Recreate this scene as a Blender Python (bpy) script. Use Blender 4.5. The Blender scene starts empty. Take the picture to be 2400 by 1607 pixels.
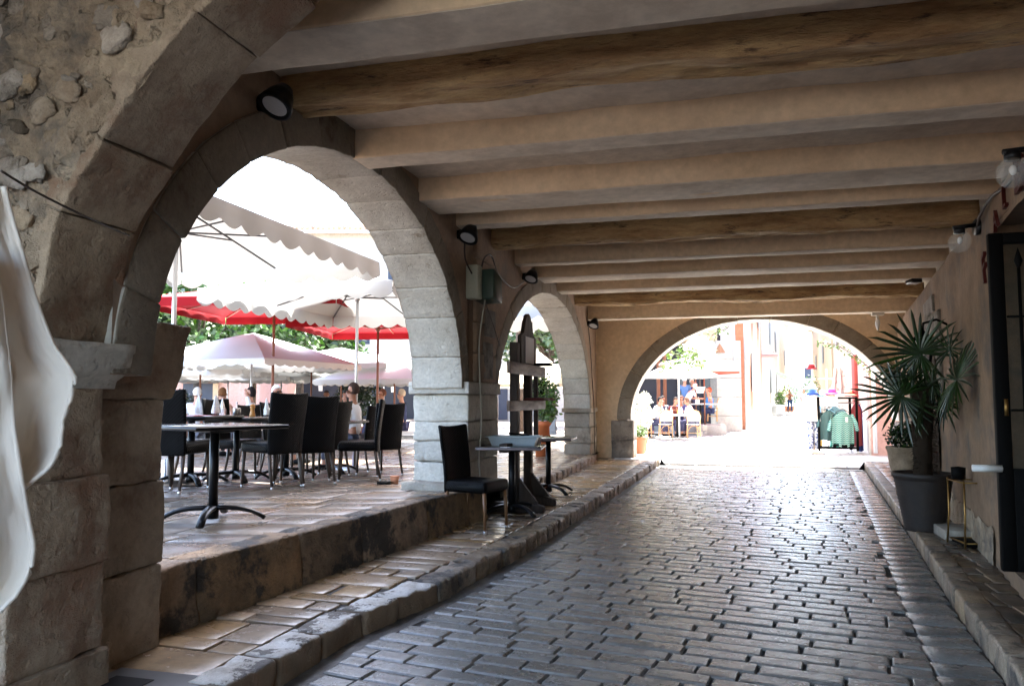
import bpy, bmesh, math, random
from mathutils import Vector, Matrix, noise
random.seed(7)
R = math.radians
# ------------------------------------------------------------------ camera, world, sun, exposure
S = bpy.context.scene
COL = S.collection
F, YAW, PITCH, EYE = 1823.0, R(15.0), math.atan((935 - 803.5) / 1823.0), 1.5
cam = bpy.data.cameras.new('camera'); camo = bpy.data.objects.new('camera', cam); COL.objects.link(camo)
cam.sensor_width = 36; cam.lens = F / 2400 * 36; cam.clip_end = 600; cam.clip_start = 0.05
camo.location = (0, 0, EYE); camo.rotation_euler = (R(90) + PITCH, 0, YAW)
S.camera = camo
SUN_AZ, SUN_EL = (0.175, 0.80), R(61)
W = bpy.data.worlds.new('World'); S.world = W; W.use_nodes = True
nt = W.node_tree; nt.nodes.clear()
sk = nt.nodes.new('ShaderNodeTexSky'); sk.sky_type = 'NISHITA'; sk.sun_disc = False
sk.sun_elevation = SUN_EL; sk.sun_rotation = math.atan2(SUN_AZ[0], SUN_AZ[1]); sk.dust_density = 2.5
bg = nt.nodes.new('ShaderNodeBackground'); bg.inputs[1].default_value = 0.15
ow = nt.nodes.new('ShaderNodeOutputWorld'); nt.links.new(sk.outputs[0], bg.inputs[0]); nt.links.new(bg.outputs[0], ow.inputs[0])
sl = bpy.data.lights.new('sun', 'SUN'); sl.energy = 5.0; sl.angle = R(0.5); sl.color = (1, .975, .93)
so = bpy.data.objects.new('sun', sl); COL.objects.link(so)
_h = math.hypot(*SUN_AZ)
sdir = Vector((SUN_AZ[0] / _h * math.cos(SUN_EL), SUN_AZ[1] / _h * math.cos(SUN_EL), math.sin(SUN_EL)))
so.rotation_euler = sdir.to_track_quat('Z', 'Y').to_euler(); so.location = (0, 0, 30)
S.view_settings.view_transform = 'Standard'; S.view_settings.look = 'None'; S.view_settings.gamma = 1
S.view_settings.use_curve_mapping = False
S.view_settings.exposure = 3.85
S.cycles.max_bounces = 9; S.cycles.diffuse_bounces = 6; S.cycles.glossy_bounces = 4; S.cycles.transparent_max_bounces = 12
S.cycles.use_denoising = True; S.cycles.sample_clamp_indirect = 8
U = 1.09                       # real metres -> scene units

# ------------------------------------------------------------------ helpers
def cw(px, d):                 # a bearing (pixel column of the photograph) and a depth -> a place on the plan
    lat = (px - 1200) / F * d
    return (lat * math.cos(YAW) - d * math.sin(YAW), d * math.cos(YAW) + lat * math.sin(YAW))
def zh(py, d): return EYE + (935 - py) * d / F
def N3(x, y, z): return noise.noise(Vector((x, y, z)))
def FBM(x, y, z, o=4):
    s = 0; a = 1; f = 1
    for i in range(o): s += a * noise.noise(Vector((x * f, y * f, z * f + 7.3 * i))); a *= .5; f *= 2.1
    return s

class MB:
    def __init__(s): s.v = []; s.f = []
    def add(s, vs, fs):
        k = len(s.v); s.v += [tuple(a) for a in vs]; s.f += [tuple(i + k for i in f) for f in fs]; return s
    def box(s, c, d, rz=0, rx=0, ry=0, taper=1.0):
        m = Matrix.Translation(c) @ Matrix.Rotation(rz, 4, 'Z') @ Matrix.Rotation(ry, 4, 'Y') @ Matrix.Rotation(rx, 4, 'X')
        x, y, z = d[0] / 2, d[1] / 2, d[2] / 2
        vs = [m @ Vector((a * x * (taper if c2 > 0 else 1), b * y * (taper if c2 > 0 else 1), c2 * z)) for c2 in (-1, 1) for a, b in ((-1, -1), (1, -1), (1, 1), (-1, 1))]
        return s.add(vs, [(3, 2, 1, 0), (4, 5, 6, 7), (0, 1, 5, 4), (1, 2, 6, 5), (2, 3, 7, 6), (3, 0, 4, 7)])
    def tube(s, pts, r, n=8, cap=True, flat=1.0):
        pts = [Vector(p) for p in pts]; rs = r if isinstance(r, (list, tuple)) else [r] * len(pts)
        rings = []; up0 = Vector((0, 0, 1))
        for i, p in enumerate(pts):
            t = (pts[min(i + 1, len(pts) - 1)] - pts[max(i - 1, 0)]).normalized()
            u = up0 if abs(t.dot(up0)) < .95 else Vector((1, 0, 0))
            a = t.cross(u).normalized(); b = a.cross(t)
            rings.append([p + (a * math.cos(k * 2 * math.pi / n) + b * flat * math.sin(k * 2 * math.pi / n)) * rs[i] for k in range(n)])
        vs = [q for g in rings for q in g]; fs = []
        for i in range(len(pts) - 1):
            for k in range(n):
                a = i * n + k; b = i * n + (k + 1) % n; fs.append((a, b, b + n, a + n))
        if cap: fs += [tuple(range(n))[::-1], tuple(range(len(vs) - n, len(vs)))]
        return s.add(vs, fs)
    def lathe(s, prof, n=24, c=(0, 0, 0)):
        vs = [(c[0] + r * math.cos(k * 2 * math.pi / n), c[1] + r * math.sin(k * 2 * math.pi / n), c[2] + z) for r, z in prof for k in range(n)]
        fs = [(i * n + k, i * n + (k + 1) % n, (i + 1) * n + (k + 1) % n, (i + 1) * n + k) for i in range(len(prof) - 1) for k in range(n)]
        return s.add(vs, fs)
    def grid(s, fn, nu, nv):
        vs = [fn(i / nu, j / nv) for j in range(nv + 1) for i in range(nu + 1)]
        w = nu + 1
        return s.add(vs, [(j * w + i, j * w + i + 1, (j + 1) * w + i + 1, (j + 1) * w + i) for j in range(nv) for i in range(nu)])
    def ball(s, c, r, n=10, m=7, sc=(1, 1, 1)):
        prof = []
        vs = [(c[0] + r * sc[0] * math.sin(math.pi * j / m) * math.cos(2 * math.pi * i / n), c[1] + r * sc[1] * math.sin(math.pi * j / m) * math.sin(2 * math.pi * i / n), c[2] + r * sc[2] * math.cos(math.pi * j / m)) for j in range(m + 1) for i in range(n)]
        return s.add(vs, [((j + 1) * n + i, (j + 1) * n + (i + 1) % n, j * n + (i + 1) % n, j * n + i) for j in range(m) for i in range(n)])
    def rbox(s, a, b, r=.02, n=(3, 3, 3), amp=.004, fr=6.0, seed=0.0, fmap=None, skip=()):
        """box from a to b with rounded edges and an uneven face; fmap bends it"""
        idx = {}; vs = []; fs = []
        c = [(a[i] + b[i]) / 2 for i in range(3)]; h = [(b[i] - a[i]) / 2 for i in range(3)]
        rr = [min(r, h[i] * .9) for i in range(3)]
        def coords(i):
            k = n[i]; inner = [-(h[i] - rr[i]) + 2 * (h[i] - rr[i]) * t / k for t in range(k + 1)]
            return [-h[i]] + inner + [h[i]]
        cs = [coords(i) for i in range(3)]; L = [len(x) for x in cs]
        def V(i, j, k):
            key = (i, j, k)
            if key in idx: return idx[key]
            p = [cs[0][i], cs[1][j], cs[2][k]]
            q = [max(-(h[m] - rr[m]), min(h[m] - rr[m], p[m])) for m in range(3)]
            dv = Vector([(p[m] - q[m]) / rr[m] for m in range(3)])
            if dv.length > 0: dv = dv.normalized()
            o = Vector([c[m] + q[m] + dv[m] * rr[m] for m in range(3)])
            if amp:
                nv = Vector((FBM(o.x * fr + seed, o.y * fr, o.z * fr, 3), FBM(o.x * fr, o.y * fr + seed + 9, o.z * fr, 3), FBM(o.x * fr, o.y * fr, o.z * fr + seed + 5, 3)))
                o = o + nv * amp
            if fmap: o = Vector(fmap(o))
            idx[key] = len(vs); vs.append(tuple(o)); return idx[key]
        for ax in range(3):
            u, w = [(1, 2), (2, 0), (0, 1)][ax]
            for e, fl in ((0, 1), (L[ax] - 1, 0)):
                if (ax, fl) in skip: continue
                for i in range(L[u] - 1):
                    for j in range(L[w] - 1):
                        q = []
                        for di, dj in ((0, 0), (1, 0), (1, 1), (0, 1)):
                            t = [0, 0, 0]; t[ax] = e; t[u] = i + di; t[w] = j + dj; q.append(V(*t))
                        fs.append(tuple(q[::-1] if fl else q))
        return s.add(vs, fs)
    def mesh(s, name, mat, smooth=True):
        me = bpy.data.meshes.new(name); me.from_pydata(s.v, [], s.f)
        if isinstance(mat, (list, tuple)):
            for m in mat: me.materials.append(m)
        else: me.materials.append(mat)
        if smooth: me.shade_smooth() if smooth is True else me.shade_smooth()
        me.update(); return me
    def build(s, name, mat, parent=None, smooth=True, **kw):
        return link(name, s.mesh(name, mat, smooth), parent, **kw)

def link(name, me, parent=None, loc=None, rz=None, sc=None, **kw):
    o = bpy.data.objects.new(name, me); COL.objects.link(o)
    if parent: o.parent = parent
    if loc: o.location = loc
    if rz is not None: o.rotation_euler = (0, 0, rz)
    if sc: o.scale = sc
    for k, v in kw.items(): o[k] = v
    return o
def autosmooth(me, ang=35):
    try:
        me.set_sharp_from_angle(angle=R(ang))
    except Exception: pass
def thing(name, label, cat, loc=(0, 0, 0), rz=0, group=None, sc=U):
    o = bpy.data.objects.new(name, None); COL.objects.link(o); o.empty_display_size = .1
    o.location = loc; o.rotation_euler = (0, 0, rz); o.scale = (sc, sc, sc)
    o['label'] = label; o['category'] = cat
    if group: o['group'] = group
    return o
def tag(o, label, cat, group=None):
    o['label'] = label; o['category'] = cat
    if group: o['group'] = group
    return o
def dup(o, loc, rz, label=None, group=None, sc=None):
    c = o.copy(); COL.objects.link(c); c.location = loc; c.rotation_euler = (0, 0, rz)
    if sc: c.scale = (sc, sc, sc)
    if label: c['label'] = label
    if group: c['group'] = group
    def rec(a, b):
        for ch in list(a.children):
            d = ch.copy(); COL.objects.link(d); d.parent = b; rec(ch, d)
    rec(o, c); return c

# ------------------------------------------------------------------ materials
MATS = {}
def mat(name, c1, c2=None, scale=4.0, rough=.6, bump=.25, bscale=40, isl=0.0, metal=0, stretch=(1, 1, 1), spec=.5,
        stain=None, sscale=1.2, slo=.5, shi=.62, contrast=(.35, .65), pit=0, rvar=.12, coat=0, bdist=.01):
    m = bpy.data.materials.new(name); m.use_nodes = True; t = m.node_tree; n = t.nodes; l = t.links
    b = n['Principled BSDF']; c2 = c2 or c1
    geo = n.new('ShaderNodeNewGeometry'); mp = n.new('ShaderNodeMapping'); mp.inputs['Scale'].default_value = stretch
    l.new(geo.outputs['Position'], mp.inputs['Vector'])
    def noi(sc, det=5, ro=.6):
        q = n.new('ShaderNodeTexNoise'); q.inputs['Scale'].default_value = sc; q.inputs['Detail'].default_value = det; q.inputs['Roughness'].default_value = ro
        l.new(mp.outputs[0], q.inputs['Vector']); return q
    def mr(src, a, bb, c, d):
        q = n.new('ShaderNodeMapRange'); q.inputs[1].default_value = a; q.inputs[2].default_value = bb; q.inputs[3].default_value = c; q.inputs[4].default_value = d
        l.new(src, q.inputs[0]); return q.outputs[0]
    def mix(f, a, bb, mode='MIX'):
        q = n.new('ShaderNodeMix'); q.data_type = 'RGBA'; q.blend_type = mode
        for sck, v in ((0, f), (6, a), (7, bb)):
            if isinstance(v, (int, float)): q.inputs[sck].default_value = v
            elif isinstance(v, (tuple, list)): q.inputs[sck].default_value = (*v[:3], 1)
            else: l.new(v, q.inputs[sck])
        return q.outputs[2]
    a = noi(scale, 7, .65)
    col = mix(mr(a.outputs[0], contrast[0], contrast[1], 0, 1), c1, c2)
    fine = noi(scale * 9, 4)
    col = mix(.35, col, mix(mr(fine.outputs[0], .3, .7, 0, 1), (.55, .55, .55), (1.25, 1.25, 1.25)), 'MULTIPLY') if not metal else col
    if stain:
        st = noi(sscale, 6, .7); col = mix(mr(st.outputs[0], slo, shi, 0, 1), col, stain)
    if isl:
        oi = n.new('ShaderNodeObjectInfo'); ad = n.new('ShaderNodeMath'); ad.operation = 'ADD'
        l.new(oi.outputs['Random'], ad.inputs[0]); l.new(geo.outputs['Random Per Island'], ad.inputs[1])
        fr = n.new('ShaderNodeMath'); fr.operation = 'FRACT'; l.new(ad.outputs[0], fr.inputs[0])
        hs = n.new('ShaderNodeHueSaturation'); l.new(col, hs.inputs['Color'])
        l.new(mr(fr.outputs[0], 0, 1, 1 - isl, 1 + isl), hs.inputs['Value'])
        f2 = n.new('ShaderNodeMath'); f2.operation = 'MULTIPLY'; f2.inputs[1].default_value = 7.31; l.new(fr.outputs[0], f2.inputs[0])
        f3 = n.new('ShaderNodeMath'); f3.operation = 'FRACT'; l.new(f2.outputs[0], f3.inputs[0])
        l.new(mr(f3.outputs[0], 0, 1, 1 - isl, 1 + isl), hs.inputs['Saturation']); col = hs.outputs[0]
    l.new(col, b.inputs['Base Color'])
    l.new(mr(a.outputs[0], .3, .7, rough - rvar, rough + rvar), b.inputs['Roughness'])
    b.inputs['Metallic'].default_value = metal; b.inputs['Specular IOR Level'].default_value = spec
    if coat: b.inputs['Coat Weight'].default_value = coat; b.inputs['Coat Roughness'].default_value = .15
    if bump:
        h = noi(bscale, 6, .7); hh = h.outputs[0]
        if pit:
            vo = n.new('ShaderNodeTexNoise'); vo.inputs['Scale'].default_value = bscale * .6; vo.inputs['Detail'].default_value = 3; l.new(mp.outputs[0], vo.inputs[0])
            pm = mr(vo.outputs[0], .28, .42, -pit, 0); s2 = n.new('ShaderNodeMath'); s2.operation = 'ADD'; l.new(hh, s2.inputs[0]); l.new(pm, s2.inputs[1]); hh = s2.outputs[0]
        bm = n.new('ShaderNodeBump'); bm.inputs['Strength'].default_value = bump; bm.inputs['Distance'].default_value = bdist
        l.new(hh, bm.inputs['Height']); l.new(bm.outputs[0], b.inputs['Normal'])
    MATS[name] = m; return m
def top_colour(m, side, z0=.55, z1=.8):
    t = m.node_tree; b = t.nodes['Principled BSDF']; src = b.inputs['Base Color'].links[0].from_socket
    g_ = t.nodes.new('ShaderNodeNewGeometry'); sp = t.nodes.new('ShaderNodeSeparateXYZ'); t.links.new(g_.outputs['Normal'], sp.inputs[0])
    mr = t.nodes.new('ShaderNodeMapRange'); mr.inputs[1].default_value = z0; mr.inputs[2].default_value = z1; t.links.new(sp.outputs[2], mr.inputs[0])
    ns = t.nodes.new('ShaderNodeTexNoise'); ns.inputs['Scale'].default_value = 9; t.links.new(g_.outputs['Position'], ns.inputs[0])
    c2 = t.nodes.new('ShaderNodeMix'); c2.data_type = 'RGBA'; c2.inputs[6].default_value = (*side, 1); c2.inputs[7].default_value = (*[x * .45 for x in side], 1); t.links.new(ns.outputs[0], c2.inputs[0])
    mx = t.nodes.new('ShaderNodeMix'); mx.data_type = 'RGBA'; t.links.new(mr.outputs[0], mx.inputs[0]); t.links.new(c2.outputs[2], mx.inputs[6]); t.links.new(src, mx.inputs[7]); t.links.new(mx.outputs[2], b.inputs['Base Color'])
def plain(name, c, rough=.5, metal=0, spec=.5, alpha=1, trans=0, ior=1.45, emit=0):
    m = bpy.data.materials.new(name); m.use_nodes = True; b = m.node_tree.nodes['Principled BSDF']
    nn = m.node_tree.nodes.new('ShaderNodeTexNoise'); nn.inputs['Scale'].default_value = 14
    mx = m.node_tree.nodes.new('ShaderNodeMix'); mx.data_type = 'RGBA'
    mx.inputs[6].default_value = (*[x * .88 for x in c], 1); mx.inputs[7].default_value = (*[min(1, x * 1.1) for x in c], 1)
    m.node_tree.links.new(nn.outputs[0], mx.inputs[0]); m.node_tree.links.new(mx.outputs[2], b.inputs['Base Color'])
    b.inputs['Roughness'].default_value = rough; b.inputs['Metallic'].default_value = metal
    b.inputs['Specular IOR Level'].default_value = spec; b.inputs['Alpha'].default_value = alpha
    b.inputs['Transmission Weight'].default_value = trans; b.inputs['IOR'].default_value = ior
    return m
def canvas(name, c, tr=.35, weave=500):
    m = bpy.data.materials.new(name); m.use_nodes = True; t = m.node_tree; n = t.nodes; l = t.links
    b = n['Principled BSDF']; b.inputs['Roughness'].default_value = .85; b.inputs['Specular IOR Level'].default_value = .2
    ng = n.new('ShaderNodeTexNoise'); ng.inputs['Scale'].default_value = 3; mx = n.new('ShaderNodeMix'); mx.data_type = 'RGBA'
    mx.inputs[6].default_value = (*[x * .9 for x in c], 1); mx.inputs[7].default_value = (*c, 1); l.new(ng.outputs[0], mx.inputs[0])
    l.new(mx.outputs[2], b.inputs['Base Color'])
    tl = n.new('ShaderNodeBsdfTranslucent'); l.new(mx.outputs[2], tl.inputs[0]); ms = n.new('ShaderNodeMixShader'); ms.inputs[0].default_value = tr
    l.new(b.outputs[0], ms.inputs[1]); l.new(tl.outputs[0], ms.inputs[2]); l.new(ms.outputs[0], n['Material Output'].inputs[0])
    return m
LIME = mat('limestone', (.36, .32, .26), (.25, .21, .165), 3.5, .8, .55, 30, isl=.12, stain=(.13, .105, .075), sscale=2.2, slo=.56, shi=.68, pit=.5, bdist=.02)
LIMEW = mat('pale_limestone', (.60, .57, .50), (.47, .435, .37), 3.0, .82, .6, 34, isl=.1, stain=(.20, .145, .09), sscale=2.6, slo=.6, shi=.72, pit=.6, bdist=.02)
DARKST = mat('weathered_voussoir', (.22, .185, .15), (.13, .105, .085), 4, .85, .5, 36, isl=.14, stain=(.07, .055, .045), sscale=3, pit=.3, bdist=.02)
BIGST = mat('rough_sandstone', (.40, .305, .21), (.21, .15, .10), 2.4, .85, .9, 22, isl=.1, stain=(.22, .125, .075), sscale=2.4, slo=.5, shi=.64, pit=.5, bdist=.03)
RUBBLE = mat('rubble_mortar', (.46, .36, .25), (.24, .17, .11), 3.2, .9, 1.0, 18, stain=(.12, .105, .09), sscale=2.3, slo=.5, shi=.66, pit=1.0, bdist=.05)
RUBST = mat('rubble_stone', (.40, .335, .26), (.25, .19, .135), 6, .85, .8, 26, isl=.35, stain=(.12, .09, .06), sscale=5, pit=.4, bdist=.03)
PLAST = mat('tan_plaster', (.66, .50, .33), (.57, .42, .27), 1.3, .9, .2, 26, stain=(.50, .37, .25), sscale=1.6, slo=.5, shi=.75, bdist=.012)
CEIL = mat('grey_plaster', (.62, .53, .42), (.52, .435, .34), 1.1, .9, .2, 22, stain=(.42, .345, .27), sscale=2.2, slo=.5, shi=.7, bdist=.012)
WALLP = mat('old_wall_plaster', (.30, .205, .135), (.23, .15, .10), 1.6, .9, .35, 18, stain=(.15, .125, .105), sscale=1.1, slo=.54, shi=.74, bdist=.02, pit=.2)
SIDEW = mat('side_wall_plaster', (.23, .145, .085), (.155, .097, .058), 1.6, .9, .4, 18, stain=(.085, .07, .058), sscale=1.3, slo=.5, shi=.68, bdist=.02, pit=.25)  # plaster darkened in colour to carry the deep shade of the right side
WOOD = mat('old_beam_wood', (.60, .405, .19), (.36, .20, .085), 3.0, .8, 1.0, 16, stretch=(.5, 2.2, 2.2), stain=(.11, .06, .03), sscale=5, slo=.58, shi=.66, contrast=(.38, .62), bdist=.05, pit=.5)
COB = mat('cobble_stone', (.20, .19, .17), (.135, .127, .115), 7, .26, .30, 38, isl=.28, stain=(.15, .125, .095), sscale=1.1, slo=.55, shi=.7, spec=.75, rvar=.09, bdist=.012)
JOINT = mat('joint_dirt', (.035, .032, .028), (.055, .05, .045), 20, .9, .5, 80)
DSLAB = mat('shade_dark_slab', (.13, .095, .065), (.08, .06, .042), 2.6, .32, .2, 10, isl=.3, stain=(.05, .038, .03), sscale=2.2, slo=.5, shi=.7, spec=.4)  # darker slab copy; the right side's shade is put into its colour
GUT = mat('gutter_mortar', (.13, .12, .105), (.08, .075, .07), 6, .6, .7, 40, stain=(.045, .04, .035), sscale=5, pit=.4)
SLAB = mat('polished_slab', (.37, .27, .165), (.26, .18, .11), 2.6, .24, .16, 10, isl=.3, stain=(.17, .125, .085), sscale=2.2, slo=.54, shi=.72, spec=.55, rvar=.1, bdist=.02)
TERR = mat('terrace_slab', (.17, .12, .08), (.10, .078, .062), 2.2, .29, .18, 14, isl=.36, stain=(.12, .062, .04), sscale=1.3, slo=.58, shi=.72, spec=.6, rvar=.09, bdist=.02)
KERB = mat('kerb_stone', (.30, .22, .14), (.15, .11, .075), 5, .42, .8, 26, isl=.22, stain=(.05, .042, .035), sscale=4, slo=.52, shi=.62, pit=.5, bdist=.03)
KERBW = mat('worn_white_kerb', (.62, .60, .56), (.40, .36, .30), 7, .6, .7, 30, isl=.1, stain=(.10, .085, .07), sscale=5.5, slo=.52, shi=.56, pit=.5, bdist=.02)
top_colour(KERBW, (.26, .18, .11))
def face_shade(name, axis):  # shade painted into faces along this axis; lit soffits stay pale
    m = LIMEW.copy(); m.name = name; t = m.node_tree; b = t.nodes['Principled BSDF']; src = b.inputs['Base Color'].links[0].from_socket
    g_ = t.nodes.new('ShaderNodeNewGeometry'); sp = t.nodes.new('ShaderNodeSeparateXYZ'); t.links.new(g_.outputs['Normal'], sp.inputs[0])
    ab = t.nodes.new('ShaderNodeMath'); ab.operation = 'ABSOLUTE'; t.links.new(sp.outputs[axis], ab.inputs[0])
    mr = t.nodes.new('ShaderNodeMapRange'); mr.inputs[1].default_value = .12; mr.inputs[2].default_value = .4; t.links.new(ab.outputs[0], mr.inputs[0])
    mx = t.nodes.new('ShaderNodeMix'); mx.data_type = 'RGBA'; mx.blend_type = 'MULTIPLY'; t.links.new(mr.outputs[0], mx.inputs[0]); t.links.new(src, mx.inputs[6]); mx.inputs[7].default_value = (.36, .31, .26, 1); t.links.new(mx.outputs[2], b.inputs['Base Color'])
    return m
SHADEX = face_shade('shade_faced_limestone', 0); SHADEY = face_shade('shade_front_limestone', 1)
RISER = mat('stained_step_stone', (.31, .195, .105), (.13, .09, .055), 3.2, .8, 1.0, 14, isl=.2, stain=(.04, .032, .026), sscale=2.2, slo=.5, shi=.58, pit=.6, bdist=.05)
PAVE = mat('pale_street_paving', (.36, .345, .33), (.29, .28, .27), 3, .6, .3, 30, isl=.1)
SQ = mat('square_paving', (.33, .28, .23), (.25, .205, .17), 2, .35, .2, 20)
WICK = plain('dark_wicker', (.017, .016, .016), .42, spec=.6)
LEGB = plain('brown_rattan_leg', (.16, .075, .03), .4)
LEGD = plain('dark_rattan_leg', (.045, .03, .022), .4)
BLK = plain('black_metal', (.006, .006, .007), .34, spec=.3)
BLKM = plain('black_iron', (.0022, .002, .002), .65, spec=.1)
STEEL = plain('brushed_steel', (.55, .55, .56), .3, 1)
ALU = plain('aluminium_pole', (.62, .63, .65), .35, .9)
RIBM = plain('dark_rib', (.12, .12, .13), .5, .6)
BRASS = plain('brass', (.24, .14, .045), .4, .9)
TTOP = plain('dark_table_top', (.055, .045, .04), .12, spec=.8)
TEDGE = plain('worn_table_edge', (.16, .13, .13), .4)
CWH = canvas('white_canvas', (.55, .55, .535), .06)
CGR = canvas('grey_canvas', (.55, .54, .54), .18)
CRED = canvas('red_canvas', (.24, .005, .009), .03)
CBEI = canvas('beige_canvas', (.75, .68, .55), .3)
CDK = canvas('brown_canvas', (.45, .10, .07), .3)
WPOLE = plain('wood_pole', (.20, .075, .04), .5)
GLASS = plain('clear_glass', (.9, .92, .9), .03, spec=.9, alpha=.13)
WHT = plain('white_cloth', (.82, .82, .80), .8)
PAPER = plain('paper', (.72, .70, .72), .7)
REDM = plain('red_placemat', (.40, .03, .03), .6)
TERRA = plain('terracotta', (.42, .17, .085), .75)
LENS = plain('lamp_lens', (.6, .6, .6), .15, spec=.8)
LEAF = mat('leaf_green', (.06, .12, .025), (.035, .075, .018), 8, .5, 0, isl=.4)
LEAFD = mat('palm_leaf', (.02, .045, .011), (.011, .025, .007), 5, .35, 0, isl=.3)
LEAFL = mat('light_leaf', (.13, .22, .06), (.08, .15, .04), 6, .5, 0, isl=.4)
FLOW = mat('pale_blossom', (.75, .76, .68), (.5, .56, .42), 8, .6, 0, isl=.2)
BARK = mat('bark', (.10, .07, .05), (.05, .035, .025), 10, .9, .8, 30)
SKIN = plain('skin', (.50, .27, .19), .5)
SKIND = plain('tanned_skin', (.34, .16, .10), .5)

# ------------------------------------------------------------------ heights of the ground
def kL(y):    # outer edge of the left kerb
    pts = [(-8, -2.25), (3.0, -2.27), (4.6, -2.26), (5.55, -2.06), (7.34, -1.88), (12.5, -1.6), (18.4, -1.38)]
    for (a, b), (c, d) in zip(pts, pts[1:]):
        if y <= c: return b + (d - b) * max(0, (y - a)) / (c - a)
    return -1.38
def kR(y):
    pts = [(-8, .75), (3, 1.22), (4.59, 1.42), (6.19, 1.58), (10.13, 2.06), (17.16, 2.84), (18.4, 2.95)]
    for (a, b), (c, d) in zip(pts, pts[1:]):
        if y <= c: return b + (d - b) * max(0, (y - a)) / (c - a)
    return 2.95
def wR(y): return .14 * y + 1.132      # right wall
def tE(y):    # terrace edge
    if y < 9: return -3.16 + .105 * (y - 4)
    return -2.68
def zT(y): return .51 if y < 7.5 else max(.27, .51 - .046 * (y - 7.5))
SWZ = .13
def zst(y): return 0.0 if y < 18 else min(.0 + (y - 18) * .006, 1.2)

# ------------------------------------------------------------------ ground sheets
g = MB()
def gfn(u, v):
    x = -90 + 180 * u; y = -40 + 240 * v; return (x, y, -.06 + (max(0, y - 19) * .006 if y > 19 else 0) - (.0))
g.grid(gfn, 6, 60)
ground = g.build('ground', PAVE, smooth=False, kind='structure')
road = MB(); road.grid(lambda u, v: (kL(-8 + 26.4 * v) - .3 + u * (kR(-8 + 26.4 * v) - kL(-8 + 26.4 * v) + .6), -8 + 26.4 * v, -.020), 2, 30)
road = road.build('road', JOINT, smooth=False, kind='structure')

# cobbles: rows turned about 10 degrees, bowed
def cobmesh(k, L=1.0):
    m = MB(); r = random.Random(k)
    nx, ny = 4, 2
    def fn(u, v):
        x = (u - .5); y = (v - .5)
        e = max(abs(x), abs(y)) * 2
        ex = (abs(x) * 2) ** 6; ey = (abs(y) * 2) ** 4
        z = (-.34 if e > .985 else -.05 if e > .93 or abs(y) > .42 else 0) + .03 * (r.random() - .5)
        jx = (r.random() - .5) * .014; jy = (r.random() - .5) * .045
        return (x + jx, y + jy, z)
    us = [0, .02, .06, .94, .98, 1]; vs_ = [0, .07, .18, .82, .93, 1]
    vv = [fn(a, b) for b in vs_ for a in us]
    w = len(us)
    ff = [(j * w + i, j * w + i + 1, (j + 1) * w + i + 1, (j + 1) * w + i) for j in range(5) for i in range(5)]
    m.add(vv, ff)
    # skirt
    ring = list(range(w)) + [j * w + w - 1 for j in range(1, 6)] + [5 * w + i for i in range(w - 2, -1, -1)] + [j * w for j in range(4, 0, -1)]
    base = len(m.v)
    for i in ring: x, y, z = m.v[i]; m.v.append((x * 1.0, y * 1.0, -1.1))
    for q in range(len(ring)):
        a = ring[q]; b = ring[(q + 1) % len(ring)]; m.f.append((b, a, base + q, base + (q + 1) % len(ring)))
    return m
cobv = [cobmesh(k) for k in range(10)]
cobd = [m.mesh('cobble', COB) for m in cobv]
for m in cobd: autosmooth(m, 9)
rest = MB(); pieces = []
TH = R(-9)
pitch = .162
rr = random.Random(3)
for row in range(-60, 170):
    base = row * pitch
    x = -3.2 + rr.random() * .4
    while x < 3.6:
        L = rr.choice((.24, .3, .34, .38, .42, .5)) * rr.uniform(.9, 1.1)
        xm = x + L / 2
        ym = base + xm * math.tan(TH) + .03 * math.sin(xm * 1.2 + row * .1)
        if -2 < ym < 17.7:
            g0, g1 = kL(ym) + (.12 if ym < 9 else .08), kR(ym) - .33
            x0, x1 = max(x, g0), min(x + L, g1)
            if x1 - x0 > .09:
                pieces.append(((x0 + x1) / 2, base + (x0 + x1) / 2 * math.tan(TH) + .03 * math.sin((x0 + x1) / 2 * 1.2 + row * .1), x1 - x0 - .009, pitch - .010 - rr.random() * .007, rr.randrange(10), rr.uniform(-.004, .004), TH + rr.uniform(-.012, .012)))
        x += L
def vis(p):
    d = p[1] * math.cos(YAW) - p[0] * math.sin(YAW); lat = p[0] * math.cos(YAW) + p[1] * math.sin(YAW)
    return d > 0 and abs(lat / d) < .67 and (EYE / d) < .52
vp = sorted([p for p in pieces if vis(p)], key=lambda p: p[1]); near = vp[:300]; nearset = set(map(id, near))
for p in pieces:
    x, y, L, D, k, dz, th = p
    if id(p) in nearset:
        link('cobble', cobd[k], road, (x, y, dz), th, (L, D, .03))
    else:
        c, s_ = math.cos(th), math.sin(th); v = cobv[k]
        rest.add([(x + (a * L) * c - (b * D) * s_, y + a * L * s_ + b * D * c, dz + e * .03) for a, b, e in v.v], v.f)
_o = rest.build('cobble_paving', COB, road, kind='stuff'); autosmooth(_o.data, 9)
# large pale slabs of the street beyond the wide arch
ss = MB(); y = 18.75; k_ = 0
while y < 34:
    D = rr.uniform(.35, .5); x = -3.5 + rr.random() * .3
    while x < 6.5:
        L = rr.uniform(.45, .9); ss.rbox((x + .01, y + .01, -.05), (x + L - .01, y + D - .01, .006 + rr.uniform(-.003, .003)), .012, (1, 1, 1), 0, fmap=lambda o: (o.x, o.y - .05 * o.x, o.z + max(0, o.y - 19) * .006)); x += L
    y += D
ss.build('street_slab_paving', PAVE, ground, kind='stuff')
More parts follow.
